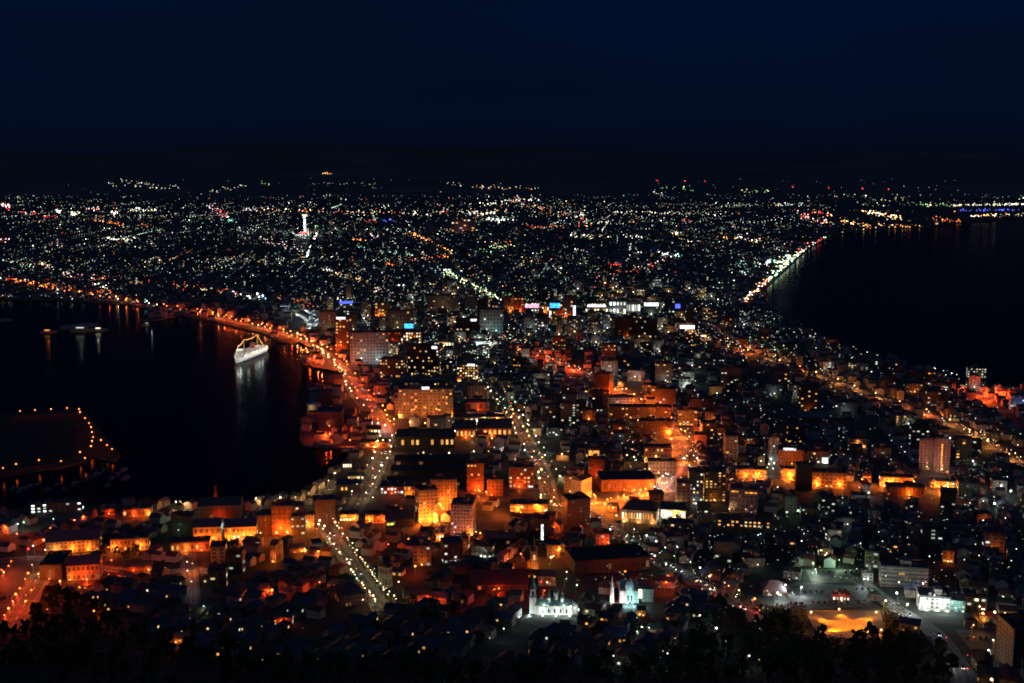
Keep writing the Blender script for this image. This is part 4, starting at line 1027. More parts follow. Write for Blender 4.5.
put('belfry_opening', MB().box(-11.6, -10, -2.46, -2.403, 12.6, 15.8).mesh('belfry_opening', M['glass']), bt)
put('cross', MB().box(-10.86, -10.74, -.06, .06, 26.5, 28.4).box(-11.3, -10.3, -.05, .05, 27.4, 27.55).mesh('cross', M['metal']), bt, col=(.8, .7, .3))
for x, y, z, k in ((4.5, .5, 9.2, 1.5), (.2, -2, 8.6, .9), (8.8, -2, 8.6, .9), (.2, 3, 8.6, .9), (8.8, 3, 8.6, .9), (-5, .4, 9, .7)):
    d = put('dome', MB().lathe(x, y, [(1.25 * k, z), (1.2 * k, z + 2.6 * k)], 10).mesh('dome_drum', M['wall']), t, col=W1)
    put('cupola', MB().lathe(x, y, [(1.3 * k, z + 2.61 * k), (1.75 * k, z + 3.4 * k), (1.5 * k, z + 4.3 * k), (.6 * k, z + 5.2 * k), (.1 * k, z + 6.3 * k)], 12).mesh('cupola', M['roof']), d, col=GR)
    put('cross', MB().box(x - .05, x + .05, y - .05, y + .05, z + 6.3 * k, z + 6.3 * k + 1.4).box(x - .4, x + .4, y - .04, y + .04, z + 6.3 * k + .8, z + 6.3 * k + .95).mesh('cross', M['metal']), d, col=(.8, .7, .3))
put('apse', MB().lathe(15.5, .5, [(4, -3), (4, 6), (3.6, 6.6), (0.2, 9)], 12).mesh('apse', M['wall']), t, col=W1)
put('door', MB().box(-13.1, -13.003, -1, 1, 0, 3.4).mesh('door', M['bark']), t)
for x in (-13, -4, 5, 14):
    flood(t, (x, -9, .6), 'white', 3000)
flood(t, (20, -5, 5), 'white', 1200, .6)
flood(t, (-3, -6.4, 8.2), 'white', 1300, .25)
flood(t, (10, -6.4, 8.2), 'white', 1300, .25)
TAKEN.append((g.x, g.y + 4, 22))
LANDMARK.append(('the white domed church', 548, 605))

# steepled church
g = G(532, 571)
t = empty('steepled_church', 'orange lit church tower with a tall dark pointed spire and small gabled nave', 'church', g, R(10))
put('nave', MB().box(-4, 5, -2, 20, -2, 8).mesh('nave', M['wall']), t, col=TAN)
rb = MB()
rb.add([(-4.5, -2.4, 8.003), (5.5, -2.4, 8.003), (5.5, 20.4, 8.003), (-4.5, 20.4, 8.003), (.5, -2.4, 13), (.5, 20.4, 13)], [(0, 3, 2, 1), (0, 1, 4), (2, 3, 5), (1, 2, 5, 4), (3, 0, 4, 5)])
put('roof', rb.mesh('roof', M['roof']), t, col=(.06, .05, .05))
bt = put('bell_tower', MB().box(-1.8, 2.8, -6.4, -2.002, -2, 17).box(-2.1, 3.1, -6.7, -1.7, 17.002, 17.6).mesh('bell_tower', M['wall']), t, col=CREAM)
put('spire', MB().lathe(.5, -4.2, [(2.7, 17.61), (1.3, 23), (.1, 31)], 8).mesh('spire', M['roof']), bt, col=(.05, .05, .06))
put('window', MB().box(-.3, 1.3, -6.5, -6.403, 11, 15).mesh('window', M['win_amber']), bt)
put('door', MB().box(-.5, 1.5, -6.5, -6.403, 0, 3).mesh('door', M['bark']), bt)
flood(t, (-5, -9, 1), 'sodium', 5000)
flood(t, (4, -10, 1), 'amber', 1800)
TAKEN.append((g.x, g.y + 6, 16))
LANDMARK.append(('the steepled church', 532, 560))

# turquoise lit church
g = G(629, 602)
t = empty('turquoise_church', 'church bathed in turquoise and pink floodlight with a white needle spire on its left', 'church', g, R(0))
put('nave', MB().box(-6.5, -2.6, -3, 10, -3, 9).box(2.6, 6.5, -3, 10, -3, 9).box(-2.6, 2.6, -6, 12, -3, 11).mesh('nave', M['wall']), t, col=(.75, .75, .74))
put('front_gable', MB().lathe(0, -3.2, [(3.2, 11.01), (3.0, 13.5), (1.9, 16.5), (.3, 18.5)], 12).mesh('front_gable', M['roof']), t, col=(.6, .68, .68))
put('roof', MB().gable(-7, 7, -2.9, 10.4, 11.1, 15, hip=2).mesh('roof', M['roof']), t, col=(.5, .55, .55))
put('needle_spire', MB().lathe(-12, -1, [(1.6, -3), (1.4, 10), (.8, 15), (.1, 20)], 6).mesh('needle_spire', M['wall']), t, col=(.85, .8, .78))
put('annex', MB().box(9, 17, 0, 9, -3, 9).box(8.8, 17.2, -.2, 9.2, 9.002, 9.5).mesh('annex', M['wall']), t, col=(.4, .36, .34))
put('window', win_mesh(2.6, 6.5, 'hot'), t, (7.75, -.1, 6))
for x in (-1.2, 1.2):
    put('window', MB().box(x - .5, x + .5, -6.13, -6.003, 3, 7).mesh('window', M['glass']), t)
put('door', MB().box(-.9, .9, -6.13, -6.003, -.5, 2.4).mesh('door', M['bark']), t)
flood(t, (-3, -13, .5), 'cyan', 8000)
flood(t, (3.4, -13, .5), 'cyan', 8000)
flood(t, (-8, -6, .5), 'pink', 6000)
flood(t, (-13, -5, .5), 'white', 3500)
TAKEN.append((g.x, g.y + 4, 20))
LANDMARK.append(('the turquoise church', 628, 594))

# chimney of the harbour warehouses
g = G(216, 512)
t = empty('chimney', 'tall slender brick chimney rising over the orange warehouses', 'chimney', g)
put('stack', MB().lathe(0, 0, [(2.0, -1), (1.3, 24)], 10).mesh('stack', M['wall']), t, col=BRICK)
put('cap', MB().lathe(0, 0, [(1.3, 24.01), (1.7, 24.4), (1.7, 25.6), (1.1, 25.61)], 10).mesh('cap', M['wall']), t, col=(.2, .1, .07))
light(t, (2, -5, 6), 'red', 5000)
g = G(179, 515)
t = empty('turret', 'pale round turret with a conical cap and two lamps beside the green dotted building', 'turret', G(180, 514))
put('drum', MB().lathe(0, 0, [(3, -1), (3, 9)], 12).mesh('drum', M['wall']), t, col=CREAM)
put('cap', MB().lathe(0, 0, [(3.4, 9.01), (.2, 12)], 12).mesh('cap', M['roof']), t, col=(.1, .1, .1))
# slim mast at the pier
g = G(308, 432)
t = empty('crane', 'slender red lit harbour crane standing on the pier yard', 'crane', g)
put('mast', MB().cyl(0, 0, 0, 24, .9, .5, 6).mesh('mast', M['metal']), t, col=(.5, .12, .06))
put('jib', MB().box(-2, 14, -.5, .5, 22.5, 23.6).mesh('jib', M['metal']), t, col=(.5, .12, .06))
g = G(314, 412)
t = empty('storage_tank', 'pale round storage tank beside the dark blue boat hall', 'tank', g)
put('shell', MB().lathe(0, 0, [(9, -1), (9, 11)], 20).mesh('shell', M['metal']), t, col=(.5, .52, .5))
put('lid', MB().lathe(0, 0, [(9.3, 11.01), (0.3, 13.5)], 20).mesh('lid', M['metal']), t, col=(.45, .47, .45))
light(t, (-4, -16, 8), 'pale', 2500)
g = G(314, 394)
t = empty('storage_tank', 'second smaller pale tank above the first one, by the tall blue shed', 'tank', g)
put('shell', MB().lathe(0, 0, [(7, -1), (7, 8)], 20).mesh('shell', M['metal']), t, col=(.4, .42, .4))
put('lid', MB().lathe(0, 0, [(7.2, 8.01), (0.3, 10)], 20).mesh('lid', M['metal']), t, col=(.4, .42, .4))

# museum ship at the quay
a, b_ = G(235, 362), G(266, 349)
a.z = b_.z = -2.2
dv = b_ - a
Ls = dv.length * .95
t = empty('ship', 'large white ferry moored at the quay, decks floodlit and hung with strings of lamps', 'ship', a, math.atan2(dv.y, dv.x))
st = [(0, .3, 9), (.06, 4.2, 8.4), (.16, 8, 7.8), (.3, 9.3, 7.4), (.75, 9.3, 7.4), (.93, 8.4, 7.6), (1, 6.5, 7.8)]
hv, hf = [], []
for s_, w_, z_ in st:
    x = s_ * Ls
    hv += [(x + (4 if s_ == 0 else 0), -w_ * .55, -1.5), (x, -w_, z_ * .55), (x, -w_, z_), (x, w_, z_), (x, w_, z_ * .55), (x + (4 if s_ == 0 else 0), w_ * .55, -1.5)]
for i in range(len(st) - 1):
    for k in range(5):
        hf.append((i * 6 + k, i * 6 + 6 + k, i * 6 + 7 + k, i * 6 + 1 + k))
hf += [tuple(range(6)), tuple(len(hv) - 6 + k for k in (5, 4, 3, 2, 1, 0))]
hl = MB().add(hv, hf)
me = hl.mesh('hull', [M['wall']])
bm = bmesh.new(); bm.from_mesh(me); bmesh.ops.recalc_face_normals(bm, faces=bm.faces); bm.to_mesh(me); bm.free()
put('hull', me, t, col=(.7, .7, .69))
put('boot_stripe', MB().box(.15 * Ls, .93 * Ls, -8.3, 8.3, -1.6, 1.2).mesh('boot_stripe', M['metal']), t, col=(.03, .05, .12))
su = put('superstructure', MB().box(.12 * Ls, .95 * Ls, -8.6, 8.6, 7.45, 11).box(.14 * Ls, .8 * Ls, -8, 8, 11.002, 14).box(.16 * Ls, .34 * Ls, -7.4, 7.4, 14.002, 17).box(.17 * Ls, .24 * Ls, -7, 7, 17.002, 19.5).mesh('superstructure', M['wall']), t, col=(.82, .82, .8))
for i in range(16):
    put('window', win_mesh(2.2, 1.2, rnd.choice(['hot', 'white', 'white'])), su, (.18 * Ls + i * .046 * Ls, -8.66 if i % 2 else -8.66, 9.2))
put('window', win_mesh(10, 1.3, 'white'), su, (.169 * Ls - .05, 0, 18.3), R(-90))
fn = put('funnel', MB().box(.55 * Ls, .62 * Ls, -3, 3, 14.003, 21).mesh('funnel', M['metal']), t, col=(.6, .1, .05))
put('funnel_cap', MB().box(.548 * Ls, .622 * Ls, -3.1, 3.1, 21.002, 22.4).mesh('funnel_cap', M['metal']), fn, col=(.05, .05, .06))
mtop = []
for fx, hh in ((.1, 26), (.3, 33), (.75, 34)):
    put('mast', MB().cyl(fx * Ls, 0, 7, hh, .45, .2, 6).mesh('mast', M['metal']), t, col=(.8, .7, .4))
    mtop.append((fx * Ls, hh))
pts = [(0, 9)] + mtop + [(Ls, 9)]
sl = MB()
for (x0, z0), (x1, z1) in zip(pts, pts[1:]):
    for k in range(9):
        q = k / 9
        sl.octa(x0 + (x1 - x0) * q, 0, z0 + (z1 - z0) * q - 2.5 * math.sin(q * math.pi), .4)
put('string_lights', sl.mesh('string_lights', M['lamp_amber']), t)
for fx in (.08, .2, .32, .44, .56, .68, .8, .92):
    l = bpy.data.lights.new('hull_fill', 'SPOT')      # added beside the ship to whiten its side, aimed away from open water
    l.energy, l.color, l.spot_size, l.spot_blend, l.shadow_soft_size = 5200, (.9, 1, .96), R(125), .5, .3
    put('hull_fill', l, t, (fx * Ls, -15, 5)).rotation_euler = (R(98), 0, 0)
    light(t, (fx * Ls, 0, 20), 'white', 3500, 1.0)
light(t, (.02 * Ls, -8, 14), 'white', 5000, .6)
LANDMARK.append(('the white moored ferry', 252, 350))

# two curved pale roofs over the station platforms
for i, (pl, lab) in enumerate((([(281, 309), (296, 313), (306, 319), (310, 325), (308, 329)], 'outer one of two long curved platform roofs at the railway station'),
                               ([(296, 307), (308, 311), (315, 317), (318, 322), (315, 327)], 'inner one of two long curved platform roofs, nearer the grey office slab'))):
    path = resample(smooth([Vector((q.x, q.y, 0)) for q in (G(*p, 5) for p in pl)]), 12)
    t = empty('platform_roof', lab, 'platform roof', path[len(path) // 2], 0, 'curved station roofs')
    o = path[len(path) // 2]
    pp = [p - Vector((o.x, o.y, 0)) for p in path]
    v, f = [], []
    for k, p in enumerate(pp):
        d = pp[min(k + 1, len(pp) - 1)] - pp[max(k - 1, 0)]
        n = Vector((d.y, -d.x, 0)).normalized() * 5
        v += [(p.x - n.x, p.y - n.y, 5.2), (p.x, p.y, 6.2), (p.x + n.x, p.y + n.y, 5.2), (p.x + n.x, p.y + n.y, 4.9), (p.x - n.x, p.y - n.y, 4.9)]
        if k:
            for q in range(5):
                f.append((5 * k - 5 + q, 5 * k - 5 + (q + 1) % 5, 5 * k + (q + 1) % 5, 5 * k + q))
    me = MB().add(v, f).mesh('roof', M['roof'])
    put('roof', me, t, col=(.6, .6, .58))
    for p in pp[::3]:
        put('post', MB().box(p.x - .25, p.x + .25, p.y - .25, p.y + .25, 0, 5.3).mesh('post', M['pole']), t)
    for p in pp[1::4]:
        light(t, (p.x, p.y - 3, 12), 'white', 8000)

# boats
def boat(x, y, rz, l, label, group, lit=None, col=(.5, .5, .5)):
    t = empty('boat', label, 'boat', (x, y, -2.2), rz, group)
    w_ = l * .15
    hv = [(-l / 2, -w_, 0), (l * .2, -w_, 0), (l / 2, 0, .3), (l * .2, w_, 0), (-l / 2, w_, 0), (-l / 2, -w_, l * .12), (l * .2, -w_, l * .13), (l / 2 + l * .04, 0, l * .17), (l * .2, w_, l * .13), (-l / 2, w_, l * .12)]
    hf = [(4, 3, 2, 1, 0), (5, 6, 7, 8, 9)] + [(i, (i + 1) % 5, 5 + (i + 1) % 5, 5 + i) for i in range(5)]
    put('hull', MB().add(hv, hf).mesh('hull', M['wall']), t, col=col)
    cb = put('cabin', MB().box(-l * .3, l * .1, -w_ * .7, w_ * .7, l * .135, l * .25).box(-l * .32, l * .12, -w_ * .75, w_ * .75, l * .2502, l * .262).mesh('cabin', M['wall']), t, col=(.6, .6, .6))
    put('window', MB().box(-l * .26, l * .06, -w_ * .7 - .05, -w_ * .7 - .003, l * .18, l * .23).mesh('window', M['win_' + (lit or 'dark')]), cb)
    put('mast', MB().cyl(-l * .1, 0, l * .26, l * .6, .09, .05, 6).mesh('mast', M['metal']), t, col=(.6, .6, .6))
    return t
mar = [(14, 487), (22, 489), (31, 486), (38, 484), (48, 488), (57, 484), (64, 488), (75, 483), (88, 478), (97, 474), (104, 470), (112, 478), (118, 474), (124, 469), (108, 484), (126, 477)]
for i, p in enumerate(mar):
    g = G(*p)
    boat(g.x, g.y, R(rnd.choice([75, 80, 85, 95])), rnd.uniform(9, 15), f'dark moored boat, {ORD[i]} from the left on the black water below the lamp ringed island', 'boats moored below the island', None, rnd.choice([(.3, .3, .3), (.5, .5, .5), (.2, .22, .3)]))
for p, rz, l, lit, lab in (((83, 331), 5, 46, 'white', 'white lit workboat lying off the upper pier'), ((100, 330), 0, 30, 'hot', 'smaller lit boat right of the white workboat'), ((49, 332), 10, 30, 'amber', 'dim boat left of the white workboat'),
                           ((146, 325), 80, 30, 'green', 'boat with cyan lit cabin by the orange pier'), ((327, 444), 0, 26, None, 'dark boat tied along the front of the red pier yard'), ((352, 450), 5, 22, None, 'pale boat tied at the inlet by the pier yard')):
    g = G(*p)
    bo = boat(g.x, g.y, R(rz), l, lab, 'working boats in the harbour', lit, (.6, .6, .6))
    if lit:
        light(bo, (0, -l * .4, l * .5), 'white' if lit != 'amber' else 'sodium', 900)

# ------------------------------------------------------------------ houses and blocks of the city
def blocked(x, y, m_=0):
    for a, b_, r in TAKEN:
        if (a - x) ** 2 + (b_ - y) ** 2 < (r + m_) ** 2:
            return True
    return False

DIRW = ['right of', 'upper right of', 'above', 'upper left of', 'left of', 'lower left of', 'below', 'lower right of']
LANDMARK += [('the orange paved square', 846, 625), ('the red lit car park', 20, 585), ('the slope street', 356, 563), ('the wide avenue', 655, 552), ('the tree lined avenue', 535, 450), ('the yellow green crossroads', 770, 470),
             ('the grey car parks', 835, 592), ('the east road', 940, 414), ('the quay lane', 190, 575), ('the white crossing', 662, 478), ('the glowing orange market', 625, 495), ('the park road bend', 955, 650)]
USED_LABELS = set()
def where(px, py):
    best = min(LANDMARK, key=lambda l: math.hypot(l[1] - px, (l[2] - py) * 1.6))
    dx, dy = px - best[1], py - best[2]
    d = math.hypot(dx, dy)
    a = math.degrees(math.atan2(-dy * 1.4, dx)) % 360
    w_ = DIRW[int((a + 22.5) // 45) % 8]
    far = 'close ' if d < 22 else '' if d < 50 else 'far '
    return f'{far}{w_} {best[0]}'

WC = [('white', (.7, .7, .68)), ('cream', (.6, .54, .42)), ('grey', (.36, .37, .38)), ('brown', (.28, .2, .15)), ('bluish', (.42, .5, .56)), ('tan', (.48, .4, .3))]
RC = [('slate', (.05, .055, .065)), ('blue', (.05, .06, .13)), ('red', (.16, .05, .04)), ('rusty', (.12, .07, .05)), ('green', (.05, .1, .07))]
LIT = [('dark windows', 0, 'dark'), ('dark windows', 0, 'dark'), ('one amber window', 1, 'amber'), ('two amber windows', 2, 'amber'), ('one white window', 1, 'white'), ('one gold window', 1, 'gold')]
HM = {}
def house_meshes(si, hip):
    k = (si, hip)
    if k not in HM:
        w_, d, h = [(8.5, 7.5, 5.6), (10.5, 8, 6.0), (12.5, 9, 6.2), (8, 8, 3.4)][si]
        HM[k] = (w_, d, h, MB().box(-w_ / 2, w_ / 2, -d / 2, d / 2, -2.5, h).mesh('wall', M['wall']),
                 MB().gable(-w_ / 2 - .5, w_ / 2 + .5, -d / 2 - .5, d / 2 + .5, h + .003, h + 2.6, hip=d * .42 if hip else 0).mesh('roof', M['roof']),
                 MB().box(w_ * .2, w_ * .2 + .8, .6, 1.4, h + .8, h + 3.1).mesh('chimney', M['wall']),
                 MB().box(-.5, .5, -d / 2 - .1, -d / 2 - .003, 0, 2.1).mesh('door', M['bark']))
    return HM[k]

def house(x, y, rz):
    px, py = PX((x, y, hz(x, y) + 3))
    wh = where(px, py)
    for _ in range(60):
        wc, rc, hip, li, si = rnd.choice(WC), rnd.choice(RC), rnd.random() < .5, rnd.choice(LIT), rnd.choice([0, 1, 1, 2, 3])
        lab = f'{wc[0]} {"bungalow" if si == 3 else "house"}, {rc[0]} {"hip" if hip else "gable"} roof, {li[0]}, {wh}'
        if lab not in USED_LABELS:
            break
    USED_LABELS.add(lab)
    w_, d, h, mw, mr, mc, md = house_meshes(si, hip)
    t = empty('house', lab, 'house', (x, y, hz(x, y)), rz, 'houses on the dark slope')
    put('wall', mw, t, col=wc[1])
    rf = put('roof', mr, t, col=rc[1])
    if rnd.random() < .35:
        put('chimney', mc, rf, col=(.3, .2, .16))
    put('door', md, t)
    spots = [(-w_ * .3, 1.5), (w_ * .3, 1.5)] + ([(-w_ * .3, 4.3), (0, 4.3), (w_ * .3, 4.3)] if h > 4 else [])
    on = set(rnd.sample(range(len(spots)), li[1]))
    for i, (a, z) in enumerate(spots):
        put('window', win_mesh(1.5, 1.3, li[2] if i in on else 'dark'), t, (a, -d / 2 - .03, z))
    put('window', win_mesh(1.5, 1.3, 'dark'), t, (w_ / 2 + .03, 0, 1.6), R(90))
    TAKEN.append((x, y, 8))

FOREST = [(-60, 624), (30, 612), (52, 590), (90, 604), (150, 630), (170, 650), (250, 660), (300, 666), (400, 664), (470, 672), (560, 668), (640, 664), (690, 640), (740, 604), (790, 610), (804, 640), (890, 641), (894, 632), (925, 636), (945, 648), (958, 690), (960, 740), (-60, 740)]
def in_forest(px, py):
    return inside(FOREST, px, py)

cells = []
A = R(19)
ca, sa = math.cos(A), math.sin(A)
for i in range(-60, 60):
    for j in range(20, 110):
        u_ = i * 15.5 + (7 if i % 4 == 0 else 0)
        v_ = j * 14.5 + (6 if j % 3 == 0 else 0)
        x, y = u_ * ca + v_ * sa - 160, -u_ * sa + v_ * ca
        x += rnd.uniform(-1.6, 1.6)
        y += rnd.uniform(-1.6, 1.6)
        if not 560 < y < 1240 or not on_land(x, y) or i % 8 == 3:
            continue
        px, py = PX((x, y, hz(x, y)))
        if not -15 < px < 1039 or py > 700 or in_forest(px, py):
            continue
        if on_road(x, y, 6) or blocked(x, y, 5):
            continue
        if any(a - 2 < px < b_ + 2 and c_ < py - 7 < d_ for a, b_, c_, d_ in RECTS) or (790 < px < 900 and 600 < py < 650) or (524 < px < 584 and 606 < py < 626) or (606 < px < 650 and 596 < py < 612):
            continue
        if (800 < px < 875 and 568 < py < 612) or (770 < px < 800 and 580 < py < 612) or (-40 < px < 48 and 552 < py < 612) or (950 < px < 1008 and 628 < py < 658):
            continue
        if rnd.random() < .1:
            continue
        cells.append((math.hypot(x, y), x, y))
cells.sort()
for d, x, y in cells[:295]:
    house(x, y, -A + R(rnd.choice([0, 0, 90, 180, 270])) + R(rnd.uniform(-4, 4)))

# blocks of flats and offices through the middle of the city, each its own thing
NUM = {2: 'two', 3: 'three', 4: 'four', 5: 'five', 6: 'six', 7: 'seven', 8: 'eight', 9: 'nine', 10: 'ten', 11: 'eleven', 12: 'twelve', 13: 'thirteen', 14: 'fourteen'}
KEEP = [PX((p.x, p.y, 3)) for k_ in ('tram', 'avenue', 'market', 'slope', 'wide', 'bridge', 'east', 'shore', 'ramp') for p in ROADS[k_][0][::3]]
zones = [((325, 620), (292, 345), 26), ((400, 760), (285, 345), 70), ((380, 720), (345, 440), 62), ((690, 980), (340, 470), 34), ((40, 400), (245, 300), 26), ((300, 560), (225, 285), 30), ((560, 760), (215, 300), 22),
         ((780, 1015), (205, 228), 16), ((560, 1000), (490, 570), 28), ((200, 330), (515, 600), 6), ((380, 560), (535, 600), 6)]
for (xa, xb), (ya, yb), n in zones:
    tries = 0
    while n and tries < 900:
        tries += 1
        px, py = rnd.uniform(xa, xb), rnd.uniform(ya, yb)
        g = G(px, py)
        fl = rnd.choice([10, 11, 12, 13, 14]) if (xa, xb) == (325, 620) else rnd.choice([3, 4, 4, 5, 5, 6, 7, 8, 10]) if py < 480 else rnd.choice([2, 3, 3, 4, 5])
        wm = rnd.uniform(12, 30) if py < 480 else rnd.uniform(10, 19)
        if fl > 10:
            wm = rnd.uniform(10, 17)
        r_ = wm * .62
        if not on_land(g.x, g.y) or not on_land(g.x, g.y - 20) or on_road(g.x, g.y, r_ + 2) or blocked(g.x, g.y + 7, r_):
            continue
        sc = scale_at(g)
        wn, wcol = rnd.choice([('grey', GREY), ('white', (.6, .6, .58)), ('brown', (.28, .2, .16)), ('dark', DKG), ('tan', TAN), ('pinkish', PINK), ('pale', BEIGE)])
        li = rnd.choice([('mostly dark', .05), ('few', .10), ('few', .13), ('many', .26)])
        pl = rnd.choice([('amber', 'gold'), ('white', 'green'), ('gold', 'white'), ('amber', 'dim'), ('green', 'white')])
        pn = {'amber': 'amber', 'white': 'white', 'gold': 'golden', 'green': 'greenish'}[pl[0]]
        wh = where(px, py - fl * 1.5 * sc)
        lab = f'{wn} {NUM[fl]} storey block, {li[0]}{"" if li[1] < .1 else " " + pn + " windows"}, {wh}'
        if lab in USED_LABELS:
            continue
        dm = rnd.uniform(11, 15)
        hpx = (fl * 3.1 * math.cos(.18) + dm * math.sin(math.atan2(310, g.y)) * .9) * sc
        small = py < 300
        xa_, xb_, yt_ = px - wm * sc / 2 - 1, px + wm * sc / 2 + 1, py - hpx
        if any(xa_ < q[0] < xb_ and yt_ < q[1] < py for q in KEEP) or any(min(xb_, b_) - max(xa_, a) > 2 and min(py, d_) - max(yt_, c_) > 4 and py > d_ - 3 for a, b_, c_, d_ in RECTS):
            continue
        USED_LABELS.add(lab)
        n -= 1
        q_ = rnd.random()
        core = 320 < px < 720 and 285 < py < 400
        fl_ = (('white', .5, 12, 9, 7000),) if core and q_ < .4 else (('pale', .5, 12, 9, 7000),) if core and q_ < .6 else (('white', .5, 7, 4, 1600),) if q_ < .25 else (('sodium', .5, 7, 4, 2600),) if q_ < .42 else ()  # random lamps added to bring up the walls of the filler blocks
        block('apartment_block', lab, 'apartment block', px - wm * sc / 2, px + wm * sc / 2, py, py - hpx, dm, wcol, max(2, fl if not small else fl // 2 + 1), max(2, int(wm / (4.4 if not small else 7))), li[1], pl, rnd.choice([-8, 0, 0, 6, 12]), 'blocks of flats across the city',
              tank=rnd.random() < .5, side=not small, floods=fl_)

# the mass of small houses further out
hv, hf, hc = [], [], []
def mass_house(x, y, rz, w_, d, h, wall, roof):
    c_, s_ = math.cos(rz), math.sin(rz)
    o = len(hv)
    P3 = [(-w_, -d, 0), (w_, -d, 0), (w_, d, 0), (-w_, d, 0), (-w_, -d, h), (w_, -d, h), (w_, d, h), (-w_, d, h), (-w_, 0, h + d * .6), (w_, 0, h + d * .6)]
    zb = hz(x, y)
    for a, b_, z in P3:
        hv.append((x + a * c_ - b_ * s_, y + a * s_ + b_ * c_, z + zb))
    F_ = [(0, 1, 5, 4), (1, 2, 6, 9, 5), (2, 3, 7, 6), (3, 0, 4, 8, 7), (4, 5, 9, 8), (6, 7, 8, 9)]
    for i, q in enumerate(F_):
        hf.append(tuple(k + o for k in q))
        hc.append(wall if i < 4 else roof)
for d, x, y in cells[295:]:
    if not blocked(x, y, 3):
        mass_house(x, y, -A + R(rnd.choice([0, 90])), rnd.uniform(4, 6), rnd.uniform(3.6, 4.6), rnd.uniform(4, 6.5), rnd.choice(WC)[1], rnd.choice(RC)[1])
TK = {}
for a, b_, r in TAKEN:
    TK.setdefault((int(a // 60), int(b_ // 60)), []).append((a, b_, r))
def blocked_fast(x, y, m_):
    i, j = int(x // 60), int(y // 60)
    for p in (-1, 0, 1):
        for q in (-1, 0, 1):
            for a, b_, r in TK.get((i + p, j + q), ()):
                if (a - x) ** 2 + (b_ - y) ** 2 < (r + m_) ** 2:
                    return True
    return False
RP = {}
for path, wdt in ROADS.values():
    for p in path:
        RP.setdefault((int(p.x // 40), int(p.y // 40)), []).append((p.x, p.y, wdt / 2))
def road_fast(x, y, m_):
    i, j = int(x // 40), int(y // 40)
    for p in (-1, 0, 1):
        for q in (-1, 0, 1):
            for a, b_, r in RP.get((i + p, j + q), ()):
                if (a - x) ** 2 + (b_ - y) ** 2 < (r + m_) ** 2:
                    return True
    return False
def spread_houses(y0, y1, stp, ang, big):
    c_, s_ = math.cos(ang), math.sin(ang)
    n = int(y1 * 1.5 / stp)
    for i in range(-n, n):
        for j in range(-n, n):
            u_, v_ = i * stp, j * stp * .8
            x, y = u_ * c_ + v_ * s_, -u_ * s_ + v_ * c_
            if not y0 < y < y1 or abs(x) > y * .46 + 60 or i % 5 == 0 or j % 9 == 0:
                continue
            x += rnd.uniform(-.15, .15) * stp
            y += rnd.uniform(-.15, .15) * stp
            if rnd.random() < .15 or not on_land(x, y) or not on_land(x, y - 15) or road_fast(x, y, 8) or blocked_fast(x, y, 4):
                continue
            k = big * rnd.uniform(.8, 1.25)
            mass_house(x, y, -ang + (R(90) if rnd.random() < .4 else 0), 5.6 * k, 4.2 * k, rnd.choice([4, 6, 6, 6.5, 9, 12]), rnd.choice(WC)[1], rnd.choice(RC)[1])
spread_houses(1240, 2100, 19, R(6), 1.0)
spread_houses(2100, 3600, 27, R(-4), 1.3)
spread_houses(3600, 7000, 52, R(-10), 2.0)
me = bpy.data.meshes.new('houses')
me.from_pydata(hv, [], hf)
at = me.attributes.new('tint', 'FLOAT_COLOR', 'FACE')
at.data.foreach_set('color', [q for c in hc for q in (c[0] * .8, c[1] * .8, c[2] * .8, 1)])
me.materials.append(M['tint'])
me.update()
kind(put('houses', me), 'stuff', 'dense mass of small dark roofed houses covering the plain between the lit streets', 'houses')

# ------------------------------------------------------------------ trees
def crown_mesh(seed, h, r, n):
    q = random.Random(seed)
    mb = MB()
    clumps = []
    for _ in range(18):
        a, rad, z = q.random() * 6.283, q.random() ** .5 * r * 1.0, q.uniform(.3, .98)
        clumps.append((math.cos(a) * rad * (1.2 - z * .6), math.sin(a) * rad * (1.2 - z * .6), h * z, r * q.uniform(.18, .36)))
    for _ in range(n):
        cx, cy, cz, cr = q.choice(clumps)
        v = Vector((q.gauss(0, 1), q.gauss(0, 1), q.gauss(0, 1))).normalized() * cr * q.random() ** .4
        p = Vector((cx, cy, cz)) + v
        a = Vector((q.gauss(0, 1), q.gauss(0, 1), q.gauss(0, .6))).normalized() * q.uniform(.25, .5)
        b2 = a.cross(Vector((q.gauss(0, 1), q.gauss(0, 1), q.gauss(0, 1)))).normalized() * q.uniform(.2, .4)
        mb.add([p - a, p + b2, p + a, p - b2], [(0, 1, 2, 3)])
    return mb.mesh('crown', M['leaf'])

def trunk_mesh(seed, h, r):
    q = random.Random(seed)
    mb = MB().lathe(0, 0, [(.32, -1), (.24, h * .3), (.12, h * .7)], 7)
    for _ in range(5):
        a, z = q.random() * 6.283, h * q.uniform(.28, .55)
        e = Vector((math.cos(a) * r * .6, math.sin(a) * r * .6, z + h * .25))
        s_ = Vector((0, 0, z))
        n = Vector((-math.sin(a), math.cos(a), 0)) * .09
        up = Vector((0, 0, .1))
        mb.add([s_ - n, s_ + n, s_ + up, e - n * .3, e + n * .3, e + up * .3], [(0, 1, 4, 3), (1, 2, 5, 4), (2, 0, 3, 5)])
    return mb.mesh('trunk', M['bark'])
TREES = [(trunk_mesh(i, h, r), crown_mesh(i, h, r, n)) for i, (h, r, n) in enumerate([(9, 3.4, 1300), (12, 4.2, 1600), (7, 2.8, 1000), (10.5, 3.0, 1300)])]
def tree(x, y, k, s, label, group):
    t = empty('tree', label, 'tree', (x, y, hz(x, y)), rnd.random() * 6.28, group)
    t.scale = (s, s, s * rnd.uniform(.9, 1.1))
    put('trunk', TREES[k][0], t)
    put('crown', TREES[k][1], t)
n = 0
tries = 0
spots = []
